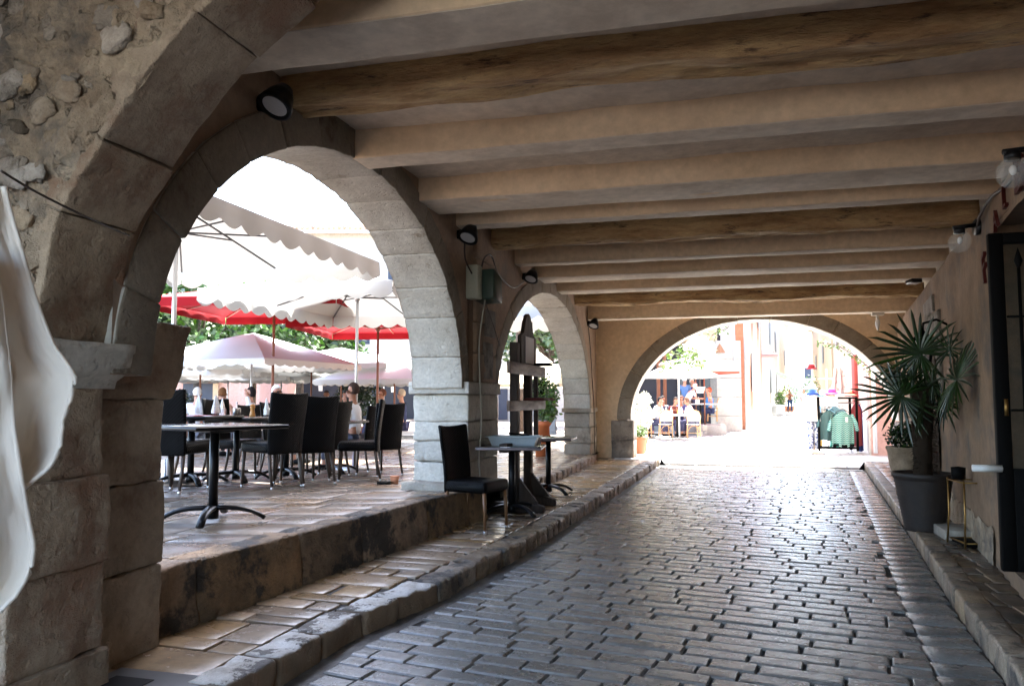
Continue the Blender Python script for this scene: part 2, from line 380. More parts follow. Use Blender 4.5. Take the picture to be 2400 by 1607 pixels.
# gutters
gut = MB()
gut.grid(lambda u, v: (kL(-2 + 19.8 * v) - .01 + u * (.16 if -2 + 19.8 * v < 9 else .12), -2 + 19.8 * v, -.010 + .007 * N3(u * 3, v * 60, 0)), 6, 120)
gut.build('gutter', GUT, road)
y = -.5; kk = 0
while y < 17.7:
    D = rr.uniform(.2, .34)
    x0 = kR(y) - .325
    m = MB(); m.rbox((x0 + .006, y + .006, -.06), (kR(y) - .002, y + D - .006, -.004), .010, (3, 2, 1), .003, 8, kk)
    m.build('gutter_stone', COB, road); kk += 1
    y += D

# left pavement
sw = MB()
sw.grid(lambda u, v: ((-3.4) + u * (kL(-6 + 25.4 * v) - .26 + 3.4), -6 + 25.4 * v, SWZ - .016), 2, 40)
sidewalk = sw.build('pavement', JOINT, smooth=False, kind='structure')
y = 1.2; kk = 0
while y < 18.9:
    D = rr.choice((.17, .2, .24, .3, .36)) if y > 3 else .4
    skew = -.05
    x0, x1 = (tE(y) if y < 9 else -2.72) - .12, kL(y) - .25
    if y > 17.2: x0 = -2.8
    n = 1 if rr.random() < .35 else 2 if rr.random() < .8 else 3
    cuts = [x0] + sorted(x0 + (x1 - x0) * rr.uniform(.25, .8) for _ in range(n - 1)) + [x1]
    for a, b in zip(cuts, cuts[1:]):
        if b - a < .08: continue
        m = MB(); q = rr.uniform(-.003, .004)
        m.rbox((a + .009, y + .009, SWZ - .05), (b - .009, y + D - .009, SWZ + q), .008, (4, 3, 1), .005, 5, kk, fmap=lambda o: (o.x, o.y + (o.x + 2.5) * skew, o.z))
        m.build('slab', SLAB, sidewalk); kk += 1
    y += D
# kerb stones
kerb = MB(); kerb.grid(lambda u, v: (kL(-6 + 24.4 * v) - .25 + u * .2, -6 + 24.4 * v, .06), 2, 30); kerb = kerb.build('kerb', JOINT, smooth=False, kind='structure')
y = 1.5; kk = 0
while y < 18.3:
    L = rr.uniform(.36, .55) if y < 6 else rr.uniform(.22, .38)
    m = MB(); wob = rr.uniform(-.008, .008)
    y1 = min(y + L, 18.35)
    m.rbox((-.235 + wob, y + .010, -.06), (.0 + wob, y1 - .010, SWZ + .012 + rr.uniform(-.008, .01)), .026, (4, 9, 5), .017, 8, kk, fmap=lambda o: (o.x + kL(o.y), o.y, o.z))
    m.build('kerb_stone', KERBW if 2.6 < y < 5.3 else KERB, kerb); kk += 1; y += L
# right pavement
sr = MB(); sr.grid(lambda u, v: (kR(-6 + 24.9 * v) + .12 + u * (wR(-6 + 24.9 * v) - kR(-6 + 24.9 * v)), -6 + 24.9 * v, SWZ - .016), 2, 40)
pr = sr.build('pavement', JOINT, smooth=False, kind='structure')
y = .5; kk = 0
while y < 18.2:
    L = rr.uniform(.25, .45)
    m = MB(); m.rbox((0, y + .006, -.06), (.17, y + L - .006, SWZ + .008), .02, (2, 4, 3), .009, 7, kk + 50, fmap=lambda o: (o.x + kR(o.y), o.y, o.z))
    m.build('kerb_stone', KERB, pr)
    x0, x1 = kR(y) + .18, wR(y) + .02
    cuts = [x0, x0 + (x1 - x0) * rr.uniform(.35, .65), x1]
    for a, b in zip(cuts, cuts[1:]):
        m = MB(); q = rr.uniform(-.003, .003)
        m.rbox((a + .005, y + .006, SWZ - .05), (b - .005, y + L - .006, SWZ + q), .008, (2, 2, 1), .005, 5, kk)
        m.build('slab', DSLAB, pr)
    kk += 1; y += L

# terrace
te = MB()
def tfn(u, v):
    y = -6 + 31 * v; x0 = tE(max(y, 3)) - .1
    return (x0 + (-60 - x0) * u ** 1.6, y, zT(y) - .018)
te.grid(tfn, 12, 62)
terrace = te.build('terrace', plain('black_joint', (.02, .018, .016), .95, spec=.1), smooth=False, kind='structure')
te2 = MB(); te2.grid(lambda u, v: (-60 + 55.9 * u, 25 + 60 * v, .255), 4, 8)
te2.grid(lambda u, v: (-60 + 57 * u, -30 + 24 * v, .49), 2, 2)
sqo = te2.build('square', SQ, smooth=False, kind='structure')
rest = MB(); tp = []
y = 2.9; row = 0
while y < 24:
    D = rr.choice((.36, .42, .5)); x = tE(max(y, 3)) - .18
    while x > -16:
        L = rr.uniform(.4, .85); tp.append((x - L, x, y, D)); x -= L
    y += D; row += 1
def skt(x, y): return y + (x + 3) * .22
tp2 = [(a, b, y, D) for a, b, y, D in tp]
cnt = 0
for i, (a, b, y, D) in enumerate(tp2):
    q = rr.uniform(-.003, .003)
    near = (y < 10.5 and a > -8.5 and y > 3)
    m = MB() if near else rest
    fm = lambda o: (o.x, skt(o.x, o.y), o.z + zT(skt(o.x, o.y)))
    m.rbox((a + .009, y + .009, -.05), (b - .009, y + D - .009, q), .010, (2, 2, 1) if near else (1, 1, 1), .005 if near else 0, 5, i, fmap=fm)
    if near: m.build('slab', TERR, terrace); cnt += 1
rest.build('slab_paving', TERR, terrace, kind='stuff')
# raised edge of the terrace: rough step stones
st = MB(); st.grid(lambda u, v: (-3.3 + .0 * u, 3 + 14 * u, .1 + v * .3), 2, 2)
step = thing('terrace_step', 'stained stone step between the raised terrace and the pavement', 'step', sc=1)
y = 3.3; kk = 0
while y < 17.3:
    near = y < 9
    L = rr.uniform(.7, 1.3) if near else rr.uniform(.3, .5)
    if near and y + L > 8.75: L = 8.75 - y
    if y > 8.7 and y < 10.2: y = 10.2
    y1 = min(y + L, 17.3)
    if y1 - y < .15: break
    m = MB()
    z1 = lambda yy: zT(yy) + .004
    m.rbox((-.24, y + .004, 0), (.0, y1 - .004, 1), .03 if near else .09, (4, 10 if near else 4, 6), .0, 5, kk,
           fmap=lambda o: ((lambda w: (o.x + tE(o.y) + (.04 * (1 - o.z) if near else 0) + w * (.016 if near else .02), o.y + .0 * w, (SWZ - .04) + o.z * (z1(o.y) - SWZ + .04) + w * .012))(FBM(o.x * 5 + kk, o.y * 5, o.z * 3, 3))))
    m.build('step_stone', RISER if near else KERB, step); kk += 1; y += L
    if near and y >= 8.74: y = 10.2

# ------------------------------------------------------------------ arcade wall
XI, XO = -2.85, -3.45
ZC = 3.68
def ell(c, a, zs, r, y):
    t = (y - c) / a
    return zs + r * math.sqrt(max(0, 1 - t * t)) if abs(t) < 1 else zs
A1 = dict(c=5.9, a=2.5, zs=1.62, r=1.84)
A2 = dict(c=13.6, a=3.82, zs=1.2, r=2.14)
A0 = dict(c=.1, a=2.35, zs=1.6, r=1.8)
arc = MB()
def wallcols(ys, bot, xi, xo, top):
    for ya, yb in zip(ys, ys[1:]):
        ba, bb = bot(ya), bot(yb)
        v = [(xi, ya, ba), (xi, yb, bb), (xi, yb, top), (xi, ya, top), (xo, ya, ba), (xo, yb, bb), (xo, yb, top), (xo, ya, top)]
        arc.add(v, [(0, 1, 2, 3), (7, 6, 5, 4), (4, 5, 1, 0)])
def lin(a, b, n): return [a + (b - a) * i / n for i in range(n + 1)]
def archbot(A, th):
    def f(y): return ell(A['c'], A['a'] + th, A['zs'], A['r'] + th, y)
    return f
TVO = .27
wallcols(lin(A1['c'] - A1['a'] - TVO, A1['c'] + A1['a'] + TVO, 90), archbot(A1, .025), XI, XO + .02, 16)  # wall carried far above view so its shadow covers the terrace
wallcols(lin(A2['c'] - A2['a'] - TVO, 18.4, 60), archbot(A2, .025), XI, XO + .02, 16)
wallcols([8.63, 8.9, 9.45], lambda y: 1.7, XI, XO + .02, 16)
wallcols(lin(-2.4, 2.6, 40), archbot(A0, .0), -3.4, -3.9, 16)
wallcols([2.6, 3.2], lambda y: 0, XI - .6, -3.9, 16)
wallcols([2.9, 3.2], lambda y: 1.8, XI - .15, XO - .2, 10)
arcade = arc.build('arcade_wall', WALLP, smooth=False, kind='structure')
def voussoirs(A, th, n, x0, x1, mt, parent, t0=0.0, t1=math.pi, axis='Y', Y0=0, seed=0, res=(3, 3, 3), amp=.01, irregular=.12, name='voussoir', mats=None):
    r = random.Random(seed); cuts = [t0 + (t1 - t0) * (i + (r.uniform(-irregular, irregular) if 0 < i < n else 0)) / n for i in range(n + 1)]
    for i in range(n):
        a, b = cuts[i], cuts[i + 1]; m = MB(); pr_ = r.uniform(-.006, .008)
        def fm(o):
            th_ = o.x; rad = o.y
            cy = A['c'] + (A['a'] + rad) * math.cos(math.pi - th_); cz = A['zs'] + (A['r'] + rad) * math.sin(th_)
            w = FBM(cy * 7 + seed, cz * 7, o.z * 7, 3) * amp
            if axis == 'Y': return (o.z + pr_ + w, cy, cz + w)
            return (cy, o.z - pr_ + w, cz + w)
        m.rbox((a + .0012, 0, x0), (b - .0012, th, x1), .010, res, 0, fmap=fm)
        m.build(name, (mats[i % len(mats)] if mats else mt), parent)
voussoirs(A1, TVO, 15, XO, XI + .015, SHADEX, arcade, seed=11, res=(5, 2, 4))
voussoirs(A2, TVO, 17, XO, XI + .012, SHADEX, arcade, seed=23, res=(3, 2, 4))

def blockstack(parent, x0, x1, y0, y1, zs, mt, seed=0, split=None, amp=.012, fr=5, res=(3, 4, 3), rad=.02, name='stone', jit=.012):
    r = random.Random(seed)
    for i, (za, zb) in enumerate(zip(zs, zs[1:])):
        cuts = [y0, y1] if not split or not split[i % len(split)] else [y0, y0 + (y1 - y0) * split[i % len(split)], y1]
        for a, b in zip(cuts, cuts[1:]):
            m = MB(); j = r.uniform(-jit, jit)
            m.rbox((x0, a + .004, za + .004), (x1 + j, b - .004, zb - .004), rad, res, amp, fr, seed + i * 3.1)
            m.build(name, mt, parent)
# middle pier
p2 = thing('stone_pier', 'pale limestone pier between the two side arches with flat impost', 'pier', sc=1)
blockstack(p2, XO - .02, -2.8, 8.5, 9.72, [.42, .78, 1.02, 1.24, 1.56], LIMEW, 5, [None, .55, None, .4], amp=.012, res=(8, 8, 5), jit=.008)
m = MB(); m.rbox((XO - .06, 8.44, 1.56), (-2.77, 9.76, 1.70), .012, (8, 8, 3), .006, 6, 3); m.build('impost', LIMEW, p2)
m = MB(); m.rbox((XO - .12, 8.36, .36), (-2.86, 9.7, .56), .03, (8, 8, 3), .02, 4, 9); m.build('plinth', LIME, p2)
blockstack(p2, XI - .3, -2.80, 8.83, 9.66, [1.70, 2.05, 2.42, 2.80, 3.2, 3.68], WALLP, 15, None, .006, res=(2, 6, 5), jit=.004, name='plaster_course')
# buttress stones showing through the plaster
for (ya, yb, za, zb) in ((9.1, 9.5, 1.75, 2.2), (9.15, 9.6, 2.28, 2.62), (9.3, 9.55, 2.8, 2.98)):
    m = MB(); m.rbox((-2.83, ya, za), (-2.79, yb, zb), .01, (1, 4, 4), .008, 7, ya); m.build('exposed_stone', DARKST, p2)
# right-hand pier of second arch
p3 = thing('stone_pier', 'yellowish limestone pier at the far end of the pavement arcade', 'pier', sc=1)
blockstack(p3, XO, XI + .0, 17.42, 18.38, [.12, .5, .86, 1.2], LIME, 25, [None, .6], res=(4, 4, 3))
m = MB(); m.rbox((XO - .04, 17.36, 1.2), (XI + .03, 18.38, 1.30), .012, (3, 3, 2), .004, 6, 3); m.build('impost', LIME, p3)

# near pier and cross arch
near_pier = thing('stone_pier', 'big rough sandstone pier in the left foreground with moulded impost', 'pier', sc=1)
zz = [.06, .31, .72, 1.13, 1.56]
for i in range(4):
    m = MB(); off = (.03, .0, .02, -.03)[i]
    m.rbox((-3.6, 2.66, zz[i] + .001), (-2.9 + off, 3.2 + (.02, 0, .0, -.02)[i], zz[i + 1] + .000), .010, (6, 18, 16), .013, 6.5, i * 7.7); m.build('stone', BIGST, near_pier)
zz = [.1, .58, 1.04, 1.5, 1.93]
for i in range(4):
    m = MB(); off = (.02, .0, -.012, .015)[i]
    m.rbox((-3.62, 3.2, zz[i] + .002), (-3.07 + off, 3.80 + (-.02, .02, 0, .03)[i], zz[i + 1] + .000), .012, (6, 18, 16), .013, 6.5, i * 5.1 + 2, fmap=(lambda o: (o.x, o.y + (.16 * max(0, (o.z - 1.5) / .43) ** .7 if i == 3 and o.y > 3.5 else 0), o.z)))
    m.build('stone', BIGST, near_pier)
m = MB(); m.rbox((-3.6, 3.2, 0), (-3.11, 3.74, 3.7), .02, (3, 3, 8), .01, 4, 2); m.build('core', RUBBLE, near_pier)
m = MB(); m.rbox((-3.6, 2.7, 0), (-2.945, 3.2, 1.8), .02, (3, 3, 8), .004, 4, 2); m.build('core', RUBBLE, near_pier)
# moulded impost (lathe-like extrusion along Y)
m = MB(); prof = [(-.1, 1.55), (.0, 1.55), (.015, 1.59), (.05, 1.61), (.085, 1.64), (.10, 1.68), (.105, 1.72), (.12, 1.73), (.12, 1.765), (-.1, 1.765)]
for i in range(13):
    yy = 2.62 + .62 * i / 12
    for (a, z) in prof:
        w = FBM(yy * 9, z * 9, a * 5, 3) * .007; m.v.append((-2.92 + a + w, yy, z + w * .6))
k = len(prof)
for i in range(12):
    for j in range(k - 1): m.f.append((i * k + j, i * k + j + 1, (i + 1) * k + j + 1, (i + 1) * k + j))
m.f.append(tuple(range(12 * k, 13 * k))); m.f.append(tuple(range(k))[::-1]); m.build('impost', LIMEW, near_pier)
# inner jamb above capstone
zz = [1.90, 2.4, 2.78, 3.2, 3.7]
for i in range(4):
    m = MB(); m.rbox((-3.6, 3.18, zz[i] + .004), (-3.0 + (.0, .03, -.01, .02)[i], 3.56 + (0, .0, -.06, -.1)[i], zz[i + 1] - .004), .035, (5, 9, 9), .03, 4.5, i * 3.3 + 40); m.build('stone', BIGST, near_pier)

TP = [(-2.92, 0), (-2.92, .6), (-2.92, 1.2), (-2.9, 1.75), (-2.86, 2.05), (-2.80, 2.31), (-2.68, 2.5), (-2.5, 2.73), (-2.3, 2.96), (-2.14, 3.12), (-1.95, 3.27), (-1.76, 3.39), (-1.4, 3.56), (-1.0, 3.69), (-.5, 3.78), (0, 3.8)]
def tpt(s):
    s = max(0, min(len(TP) - 1.0001, s)); i = int(s); f = s - i
    P = [TP[max(0, i - 1)], TP[i], TP[min(len(TP) - 1, i + 1)], TP[min(len(TP) - 1, i + 2)]]
    def cr(a, b, c, d, t): return .5 * (2 * b + (c - a) * t + (2 * a - 5 * b + 4 * c - d) * t * t + (3 * b - a - 3 * c + d) * t ** 3)
    return cr(*[p[0] for p in P], f), cr(*[p[1] for p in P], f)
def tnr(s):
    a = tpt(s - .05); b = tpt(s + .05); dx, dz = b[0] - a[0], b[1] - a[1]; l_ = math.hypot(dx, dz) or 1
    return (-dz / l_, dx / l_)
carch = thing('cross_arch', 'rubble and sandstone arch springing overhead from the near left pier', 'arch', sc=1)
for i, (a, b, th) in enumerate(((3.05, 5.05, .3), (5.08, 6.55, .3), (6.58, 9.1, .3), (9.13, 10.75, .3), (10.78, 12.6, .3), (12.63, 14.95, .3))):
    m = MB(); off = (.0, .012, -.006, .01, 0, 0)[i]
    def fm(o):
        x, z = tpt(o.x); nx, nz = tnr(o.x); w = FBM(x * 4.5 + i * 3, o.z * 4.5, z * 4.5, 4) * .02
        r_ = o.y - off + w
        return (x + nx * r_, o.z + w * .5, z + nz * r_)
    m.rbox((a + .002, 0, 2.74), (b - .002, th, 3.2), .010, (20, 3, 14), 0, fmap=fm); m.build('voussoir', BIGST, carch)
rb = MB()
def rfn(u, v):
    s = .0 + 14.9 * u; x, z = tpt(s); nx, nz = tnr(s); w_ = .012 + 1.7 * v ** 1.2
    X, Z = x + nx * w_, z + nz * w_
    d = FBM(X * 2.2, Z * 2.2, 3, 5) * .055 + abs(FBM(X * 7, Z * 7, 9, 4)) * .045 + abs(noise.noise(Vector((X * 15, Z * 15, 4)))) * .022
    ed = min(1, v * 9)
    return (X, 2.745 - .015 * ed - d * (.25 + .75 * ed) + .02 * (1 - ed), Z)
rb.grid(rfn, 260, 110); rb.build('rubble_face', RUBBLE, carch)
bk = MB(); bk.grid(lambda u, v: (lambda s: (tpt(s)[0] + tnr(s)[0] * (.06 + 1.8 * v), 3.1, tpt(s)[1] + tnr(s)[1] * (.06 + 1.8 * v)))(3 + 11.9 * u), 40, 6); bk.build('backing', PLAST, carch)
rs = random.Random(5)
def rubstone(x, z, r, seed):
    m = MB(); m.ball((0, 0, 0), 1, 12, 9)
    sx, sz, ry = r * rs.uniform(.9, 1.5), r * rs.uniform(.6, 1.0), rs.uniform(-.6, .6)
    out = []
    for (a, b, c) in m.v:
        q = 1 + .45 * FBM(a * 1.3 + seed, b * 1.3, c * 1.3, 3)
        a, b, c = [math.copysign(abs(w) ** .75, w) * q for w in (a, b, c)]
        a, c = a * sx, c * sz
        a, c = a * math.cos(ry) - c * math.sin(ry), a * math.sin(ry) + c * math.cos(ry)
        out.append((x + a, 2.722 + b * r * .32, z + c))
    m.v = out; m.build('stone', RUBST, carch)
for i in range(170):
    s = rs.uniform(2.2, 10); w_ = rs.uniform(.16, 1.2); x, z = tpt(s); nx, nz = tnr(s)
    rubstone(x + nx * w_, z + nz * w_, rs.uniform(.018, .075), i * 2.7)

# ------------------------------------------------------------------ ceiling and beams
def endX(y): return wR(y) + .33
ce = MB()
ce.grid(lambda u, v: (XI - .2 + u * (endX(2.7 + 15.9 * v) + .6 - XI), 2.7 + 15.9 * v, ZC + .02 * FBM(u * 6, v * 14, 1, 3)), 40, 120)
ce.grid(lambda u, v: (-3.6 + u * 7.4, -3.6 + 6.6 * v, 3.95), 2, 2)
ceiling = ce.build('ceiling', CEIL, kind='structure')
def beam(y0, y1, z, x0, x1, mt, name='beam', amp=.008, wood=False, seed=0):
    m = MB()
    if not wood:
        m.rbox((x0, y0, z), (x1, y1, ZC + .06), .014, (50, 4, 3), 0, fmap=lambda o: (o.x, o.y + amp * FBM(o.x * 1.1 + seed, 1, o.z * 2, 4), o.z + amp * FBM(o.x * 1.3 + seed, o.y * 3, 5, 4)), skip=())
    else:
        def fm(o):
            t = FBM(o.x * .8 + seed, 0, 0, 2); w = FBM(o.x * 1.6, o.y * 6 + seed, o.z * 6, 4); g_ = FBM(o.x * 1.2, o.y * 22, o.z * 22 + seed, 3)
            return (o.x, o.y + .035 * t + .03 * w + .012 * g_, o.z + .028 * FBM(o.x * .7 + seed, 3, 0, 2) + .028 * w + .014 * g_)
        m.rbox((x0, y0, z), (x1, y1, ZC + .05), .05, (150, 9, 7), 0, fmap=fm)
    return m.build(name, mt, ceiling)
BE = [(3.20, 3.56 + .43, 3.45, 0), (4.55, 4.93, 3.50, 1), (5.66, 5.97, 3.45, 0), (7.06, 7.66, 3.45, 0), (8.2, 8.43, 3.45, 0), (9.40, 9.72, 3.45, 1), (10.78, 11.06, 3.45, 0),
      (12.1, 12.7, 3.45, 0), (13.72, 14.2, 3.45, 0), (15.6, 16.0, 3.42, 1), (17.2, 17.55, 3.28, 0)]
for i, (a, b, z, wd) in enumerate(BE):
    if i == 0: a = 3.56
    # plastered beams keep their tan sides and grey underside
    x1 = endX(a)
    if wd: beam(a, b, z, XI - .03, x1, WOOD, 'wooden_beam', wood=True, seed=i * 5)
    else:
        beam(a, b, z, XI - .02, x1, PLAST, seed=i * 3.3)
        m = MB(); m.rbox((XI + .0, a + .012, z - .004), (x1 - .01, b - .012, z + .01), .003, (50, 2, 1), 0, fmap=lambda o: (o.x, o.y + .008 * FBM(o.x * 1.1 + i * 3.3, 1, o.z * 2, 4), o.z + .008 * FBM(o.x * 1.3 + i * 3.3, o.y * 3, 5, 4)))
        m.build('beam_soffit', CEIL, ceiling)
# right wall, flaring out at its top
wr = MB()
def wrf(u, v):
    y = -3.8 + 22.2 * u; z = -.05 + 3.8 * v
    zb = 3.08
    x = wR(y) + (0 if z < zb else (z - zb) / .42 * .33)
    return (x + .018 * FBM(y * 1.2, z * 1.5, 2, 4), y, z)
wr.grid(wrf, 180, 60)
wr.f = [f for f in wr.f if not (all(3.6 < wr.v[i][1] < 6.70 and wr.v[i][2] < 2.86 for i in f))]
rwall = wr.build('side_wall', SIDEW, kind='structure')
ob = MB(); ob.box((7.2, 7.3, 3.9), (6, 22.0, 8)); ob.v = [(x if x > 6 else wR(y) + (1.6 if y < 10 else .5), y, z) for x, y, z in ob.v]
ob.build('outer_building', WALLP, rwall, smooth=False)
m = MB()
a_, b_ = 3.58, 6.71
def rq(*p): m.add(p, [(0, 1, 2, 3)])
xa_, xb_ = wR(a_) - .005, wR(b_) - .005
rq((xb_, b_, 0), (xb_ + 1, b_, 0), (xb_ + 1, b_, 2.9), (xb_, b_, 2.9)); rq((xa_, a_, 0), (xa_ + 1.5, a_, 0), (xa_ + 1.5, a_, 2.9), (xa_, a_, 2.9))
rq((3.1, a_, 0), (3.1, b_, 0), (3.1, b_, 2.9), (3.1, a_, 2.9)); rq((xa_, a_, 2.84), (3.1, a_, 2.84), (3.1, b_, 2.84), (xb_, b_, 2.84)); rq((xa_, a_, .25), (3.1, a_, .25), (3.1, b_, .25), (xb_, b_, .25)); rq((xa_, a_, 0), (xb_, b_, 0), (xb_, b_, .25), (xa_, a_, .25)); m.build('door_recess', SIDEW, rwall, smooth=False)
ub = MB(); ub.box((.2, 7.4, 10.0), (6.9, 21.8, 12.0)); ub.build('shading_upper_floor', WALLP, ceiling, smooth=False)  # unseen storeys, made this tall to cast shade on the terrace
# exposed stone patch and niche on the right wall
ny = 11.3; nx = wR(ny)
ang = math.atan(1 / .14)
def wl(o, off=0): return (wR(o[0]) - off, o[0], o[1])   # (y,z) -> on the wall
for i, (y0, y1, z0, z1) in enumerate(((10.35, 10.75, 1.5, 2.0), (10.3, 10.8, 2.0, 2.35), (10.45, 11.4, 2.35, 2.6), (11.4, 12.3, 2.3, 2.62), (12.1, 12.45, 1.9, 2.3), (12.1, 12.4, 1.4, 1.9), (10.9, 12.2, 2.62, 2.85))):
    m = MB(); m.rbox((-.03, y0 + .01, z0 + .006), (.05, y1 - .01, z1 - .006), .02, (1, 5, 5), .025, 4, i, fmap=lambda o: (o.x + wR(o.y), o.y, o.z)); m.build('exposed_stone', DARKST, rwall)
dn = MB()
pts = [(10.85, .13), (12.1, .13)] + [(11.475 + .625 * math.cos(t * math.pi / 12), 1.75 + .5 * math.sin(t * math.pi / 12)) for t in range(13)]
dn.add([(wR(y) - .028, y, z) for y, z in pts], [tuple(range(len(pts)))[::-1]])
dn.build('doorway_panel', plain('dark_door_wood', (.035, .022, .015), .9, spec=.1), rwall, smooth=False)
for a, b, z0, z1, dz in ((7.3, 10.2, .1, .42, .012), (12.5, 15.6, .1, .36, .01)):
    m = MB(); m.grid(lambda u, v: (wR(a + (b - a) * u) - .008 - dz * max(0, 1 - v) - .012 * abs(N3(u * 30, v * 4, 0)), a + (b - a) * u, z0 + (z1 - z0 + .08 * N3(u * 14, 0, 3)) * v), 30, 6); m.build('damp_skirting', RUBBLE, rwall)

# ------------------------------------------------------------------ end wall with the wide arch
YW = 18.4
A3 = dict(c=.82, a=2.87, zs=1.02, r=2.28)
arc = MB()
def wallx(xs, bot, y0, y1, top):
    for xa, xb in zip(xs, xs[1:]):
        ba, bb = bot(xa), bot(xb)
        v = [(xa, y0, ba), (xb, y0, bb), (xb, y0, top), (xa, y0, top), (xa, y1, ba), (xb, y1, bb), (xb, y1, top), (xa, y1, top)]
        arc.add(v, [(3, 2, 1, 0), (4, 5, 6, 7), (0, 1, 5, 4)])
wallx([-3.5, A3['c'] - A3['a'] - .3], lambda x: 0, YW, YW + .7, 9)
wallx(lin(A3['c'] - A3['a'] - .3, A3['c'] + A3['a'] + .3, 60), lambda x: ell(A3['c'], A3['a'] + .02, A3['zs'], A3['r'] + .02, x), YW, YW + .7, 9)
wallx([A3['c'] + A3['a'] + .3, 5.2], lambda x: 0, YW, YW + .7, 9)
ew = arc.build('end_wall', PLAST, smooth=False, kind='structure')
voussoirs(A3, .32, 13, YW - .03, YW + .72, SHADEY, ew, axis='X', seed=31, res=(4, 2, 3), amp=.012)
for side, (xa, xb) in (('l', (-2.5, A3['c'] - A3['a'] + .03)), ('r', (A3['c'] + A3['a'] - .02, 4.2))):
    for i, (za, zb) in enumerate(((.1, .55), (.55, 1.0))):
        m = MB(); m.rbox((xa, YW - .06, za), (xb + (.03 if side == 'l' else 0), YW + .74, zb), .02, (4, 4, 4), .01, 5, i + ord(side)); m.build('pier_stone', DARKST, ew)

# ------------------------------------------------------------------ chairs
def make_chair(label, legmat, loc, rz, group):
    """high-backed woven chair; faces +X"""
    t = thing('wicker_chair', label, 'chair', loc, rz, group)
    m = MB(); m.rbox((-.23, -.23, .37), (.24, .23, .47), .035, (5, 5, 2), 0, fmap=lambda o: (o.x, o.y * (1 + .08 * o.x), o.z + (.012 if o.z > .44 else 0) - .25 * max(0, .1 - abs(o.x) - .0) * 0))
    m.build('seat', WICKM, t)
    m = MB()
    def bf(o):
        z = o.z; w = 1 + .02 * math.sin(z * 3); cur = .16 * max(0, z - .5) ** 1.3
        return (o.x - cur - .035 * (1 - (o.y / .23) ** 2) , o.y * (.92 + .16 * z), z + (.02 * (o.y / .23) ** 2 if z > .9 else 0))
    m.rbox((-.235, -.225, .36), (-.195, .225, .99), .018, (1, 6, 10), 0, fmap=bf); m.build('backrest', WICKM, t)
    for sx, sy in ((1, 1), (1, -1), (-1, 1), (-1, -1)):
        m = MB(); x = .205 * sx; y = .195 * sy
        m.tube([(x, y, .40), (x + (.01 if sx > 0 else -.03), y * 1.03, .2), (x + (.015 if sx > 0 else -.075), y * 1.06, .012)], [.02, .018, .014], 8)
        lg = m.build('leg', legmat, t)
        m = MB(); m.tube([(x + (.015 if sx > 0 else -.072), y * 1.06, .03), (x + (.015 if sx > 0 else -.075), y * 1.06, 0)], .0165, 8); m.build('foot_cap', STEEL, lg)
    return t
# woven material: two crossing waves give the weave its relief
WICKM = bpy.data.materials.new('woven_wicker'); WICKM.use_nodes = True
_n = WICKM.node_tree.nodes; _l = WICKM.node_tree.links; _b = _n['Principled BSDF']
_tc = _n.new('ShaderNodeTexCoord'); _w = _n.new('ShaderNodeTexWave'); _w.bands_direction = 'DIAGONAL'; _w.inputs['Scale'].default_value = 22; _w.inputs['Distortion'].default_value = .4
_w2 = _n.new('ShaderNodeTexWave'); _w2.bands_direction = 'Y'; _w2.inputs['Scale'].default_value = 30
_l.new(_tc.outputs['Object'], _w.inputs[0]); _l.new(_tc.outputs['Object'], _w2.inputs[0])
_ad = _n.new('ShaderNodeMath'); _ad.operation = 'MULTIPLY'; _l.new(_w.outputs['Fac'], _ad.inputs[0]); _l.new(_w2.outputs['Fac'], _ad.inputs[1])
_bp = _n.new('ShaderNodeBump'); _bp.inputs['Strength'].default_value = .8; _bp.inputs['Distance'].default_value = .006; _l.new(_ad.outputs[0], _bp.inputs['Height']); _l.new(_bp.outputs[0], _b.inputs['Normal'])
_mx = _n.new('ShaderNodeMix'); _mx.data_type = 'RGBA'; _mx.inputs[6].default_value = (.001, .001, .0012, 1); _mx.inputs[7].default_value = (.0045, .0042, .0046, 1); _l.new(_w.outputs['Fac'], _mx.inputs[0]); _l.new(_mx.outputs[2], _b.inputs['Base Color'])
_b.inputs['Roughness'].default_value = .45; _b.inputs['Specular IOR Level'].default_value = .08

GC = 'woven chairs on the terrace'
ch0 = make_chair('dark wicker chair alone on the pavement beside the middle pier', LEGB, (-2.52, 7.95, SWZ), R(-14), None)
chA = make_chair('nearest wicker chair on the terrace, back turned, just right of the empty table', LEGD, (-5.08, 8.12, zT(8.1)), R(160), GC)
def tchair(x, y, rz, label): return dup(chA, (x, y, zT(y)), R(rz), label, GC)
tchair(-5.0, 8.78, 148, 'second wicker chair on the terrace, overlapped on its left by the nearest one')
tchair(-4.78, 9.75, 205, 'wicker chair turned sideways before the pole of the white parasol')
tchair(-5.05, 11.0, 150, 'wicker chair closest to the middle pier, partly hidden by it')
tchair(-5.72, 7.3, 95, 'wicker chair at the left arch edge behind the empty table')
tchair(-6.85, 7.9, 8, 'wicker chair on the far side of the napkin table, leftmost behind the glasses')
tchair(-6.75, 8.75, 4, 'wicker chair on the far side of the napkin table, behind the pepper mill')
tchair(-6.65, 9.6, -6, 'rounded wicker chair in front of the man in the blue shirt')
tchair(-6.45, 10.7, 0, 'wicker chair beyond the napkin table, left of the bearded man')
tchair(-5.9, 12.1, 175, 'wicker chair far back, seen between two nearer chair backs')
tchair(-7.6, 11.8, -12, 'wicker chair at the far red-topped table')

tchair(-5.35, 9.25, 158, 'wicker chair squeezed between the second chair and the sideways one')
tchair(-5.6, 10.3, 172, 'wicker chair behind the sideways one, under the steel pole')
tchair(-6.1, 7.15, 80, 'wicker chair farther left behind the empty table, back towards the arch edge')
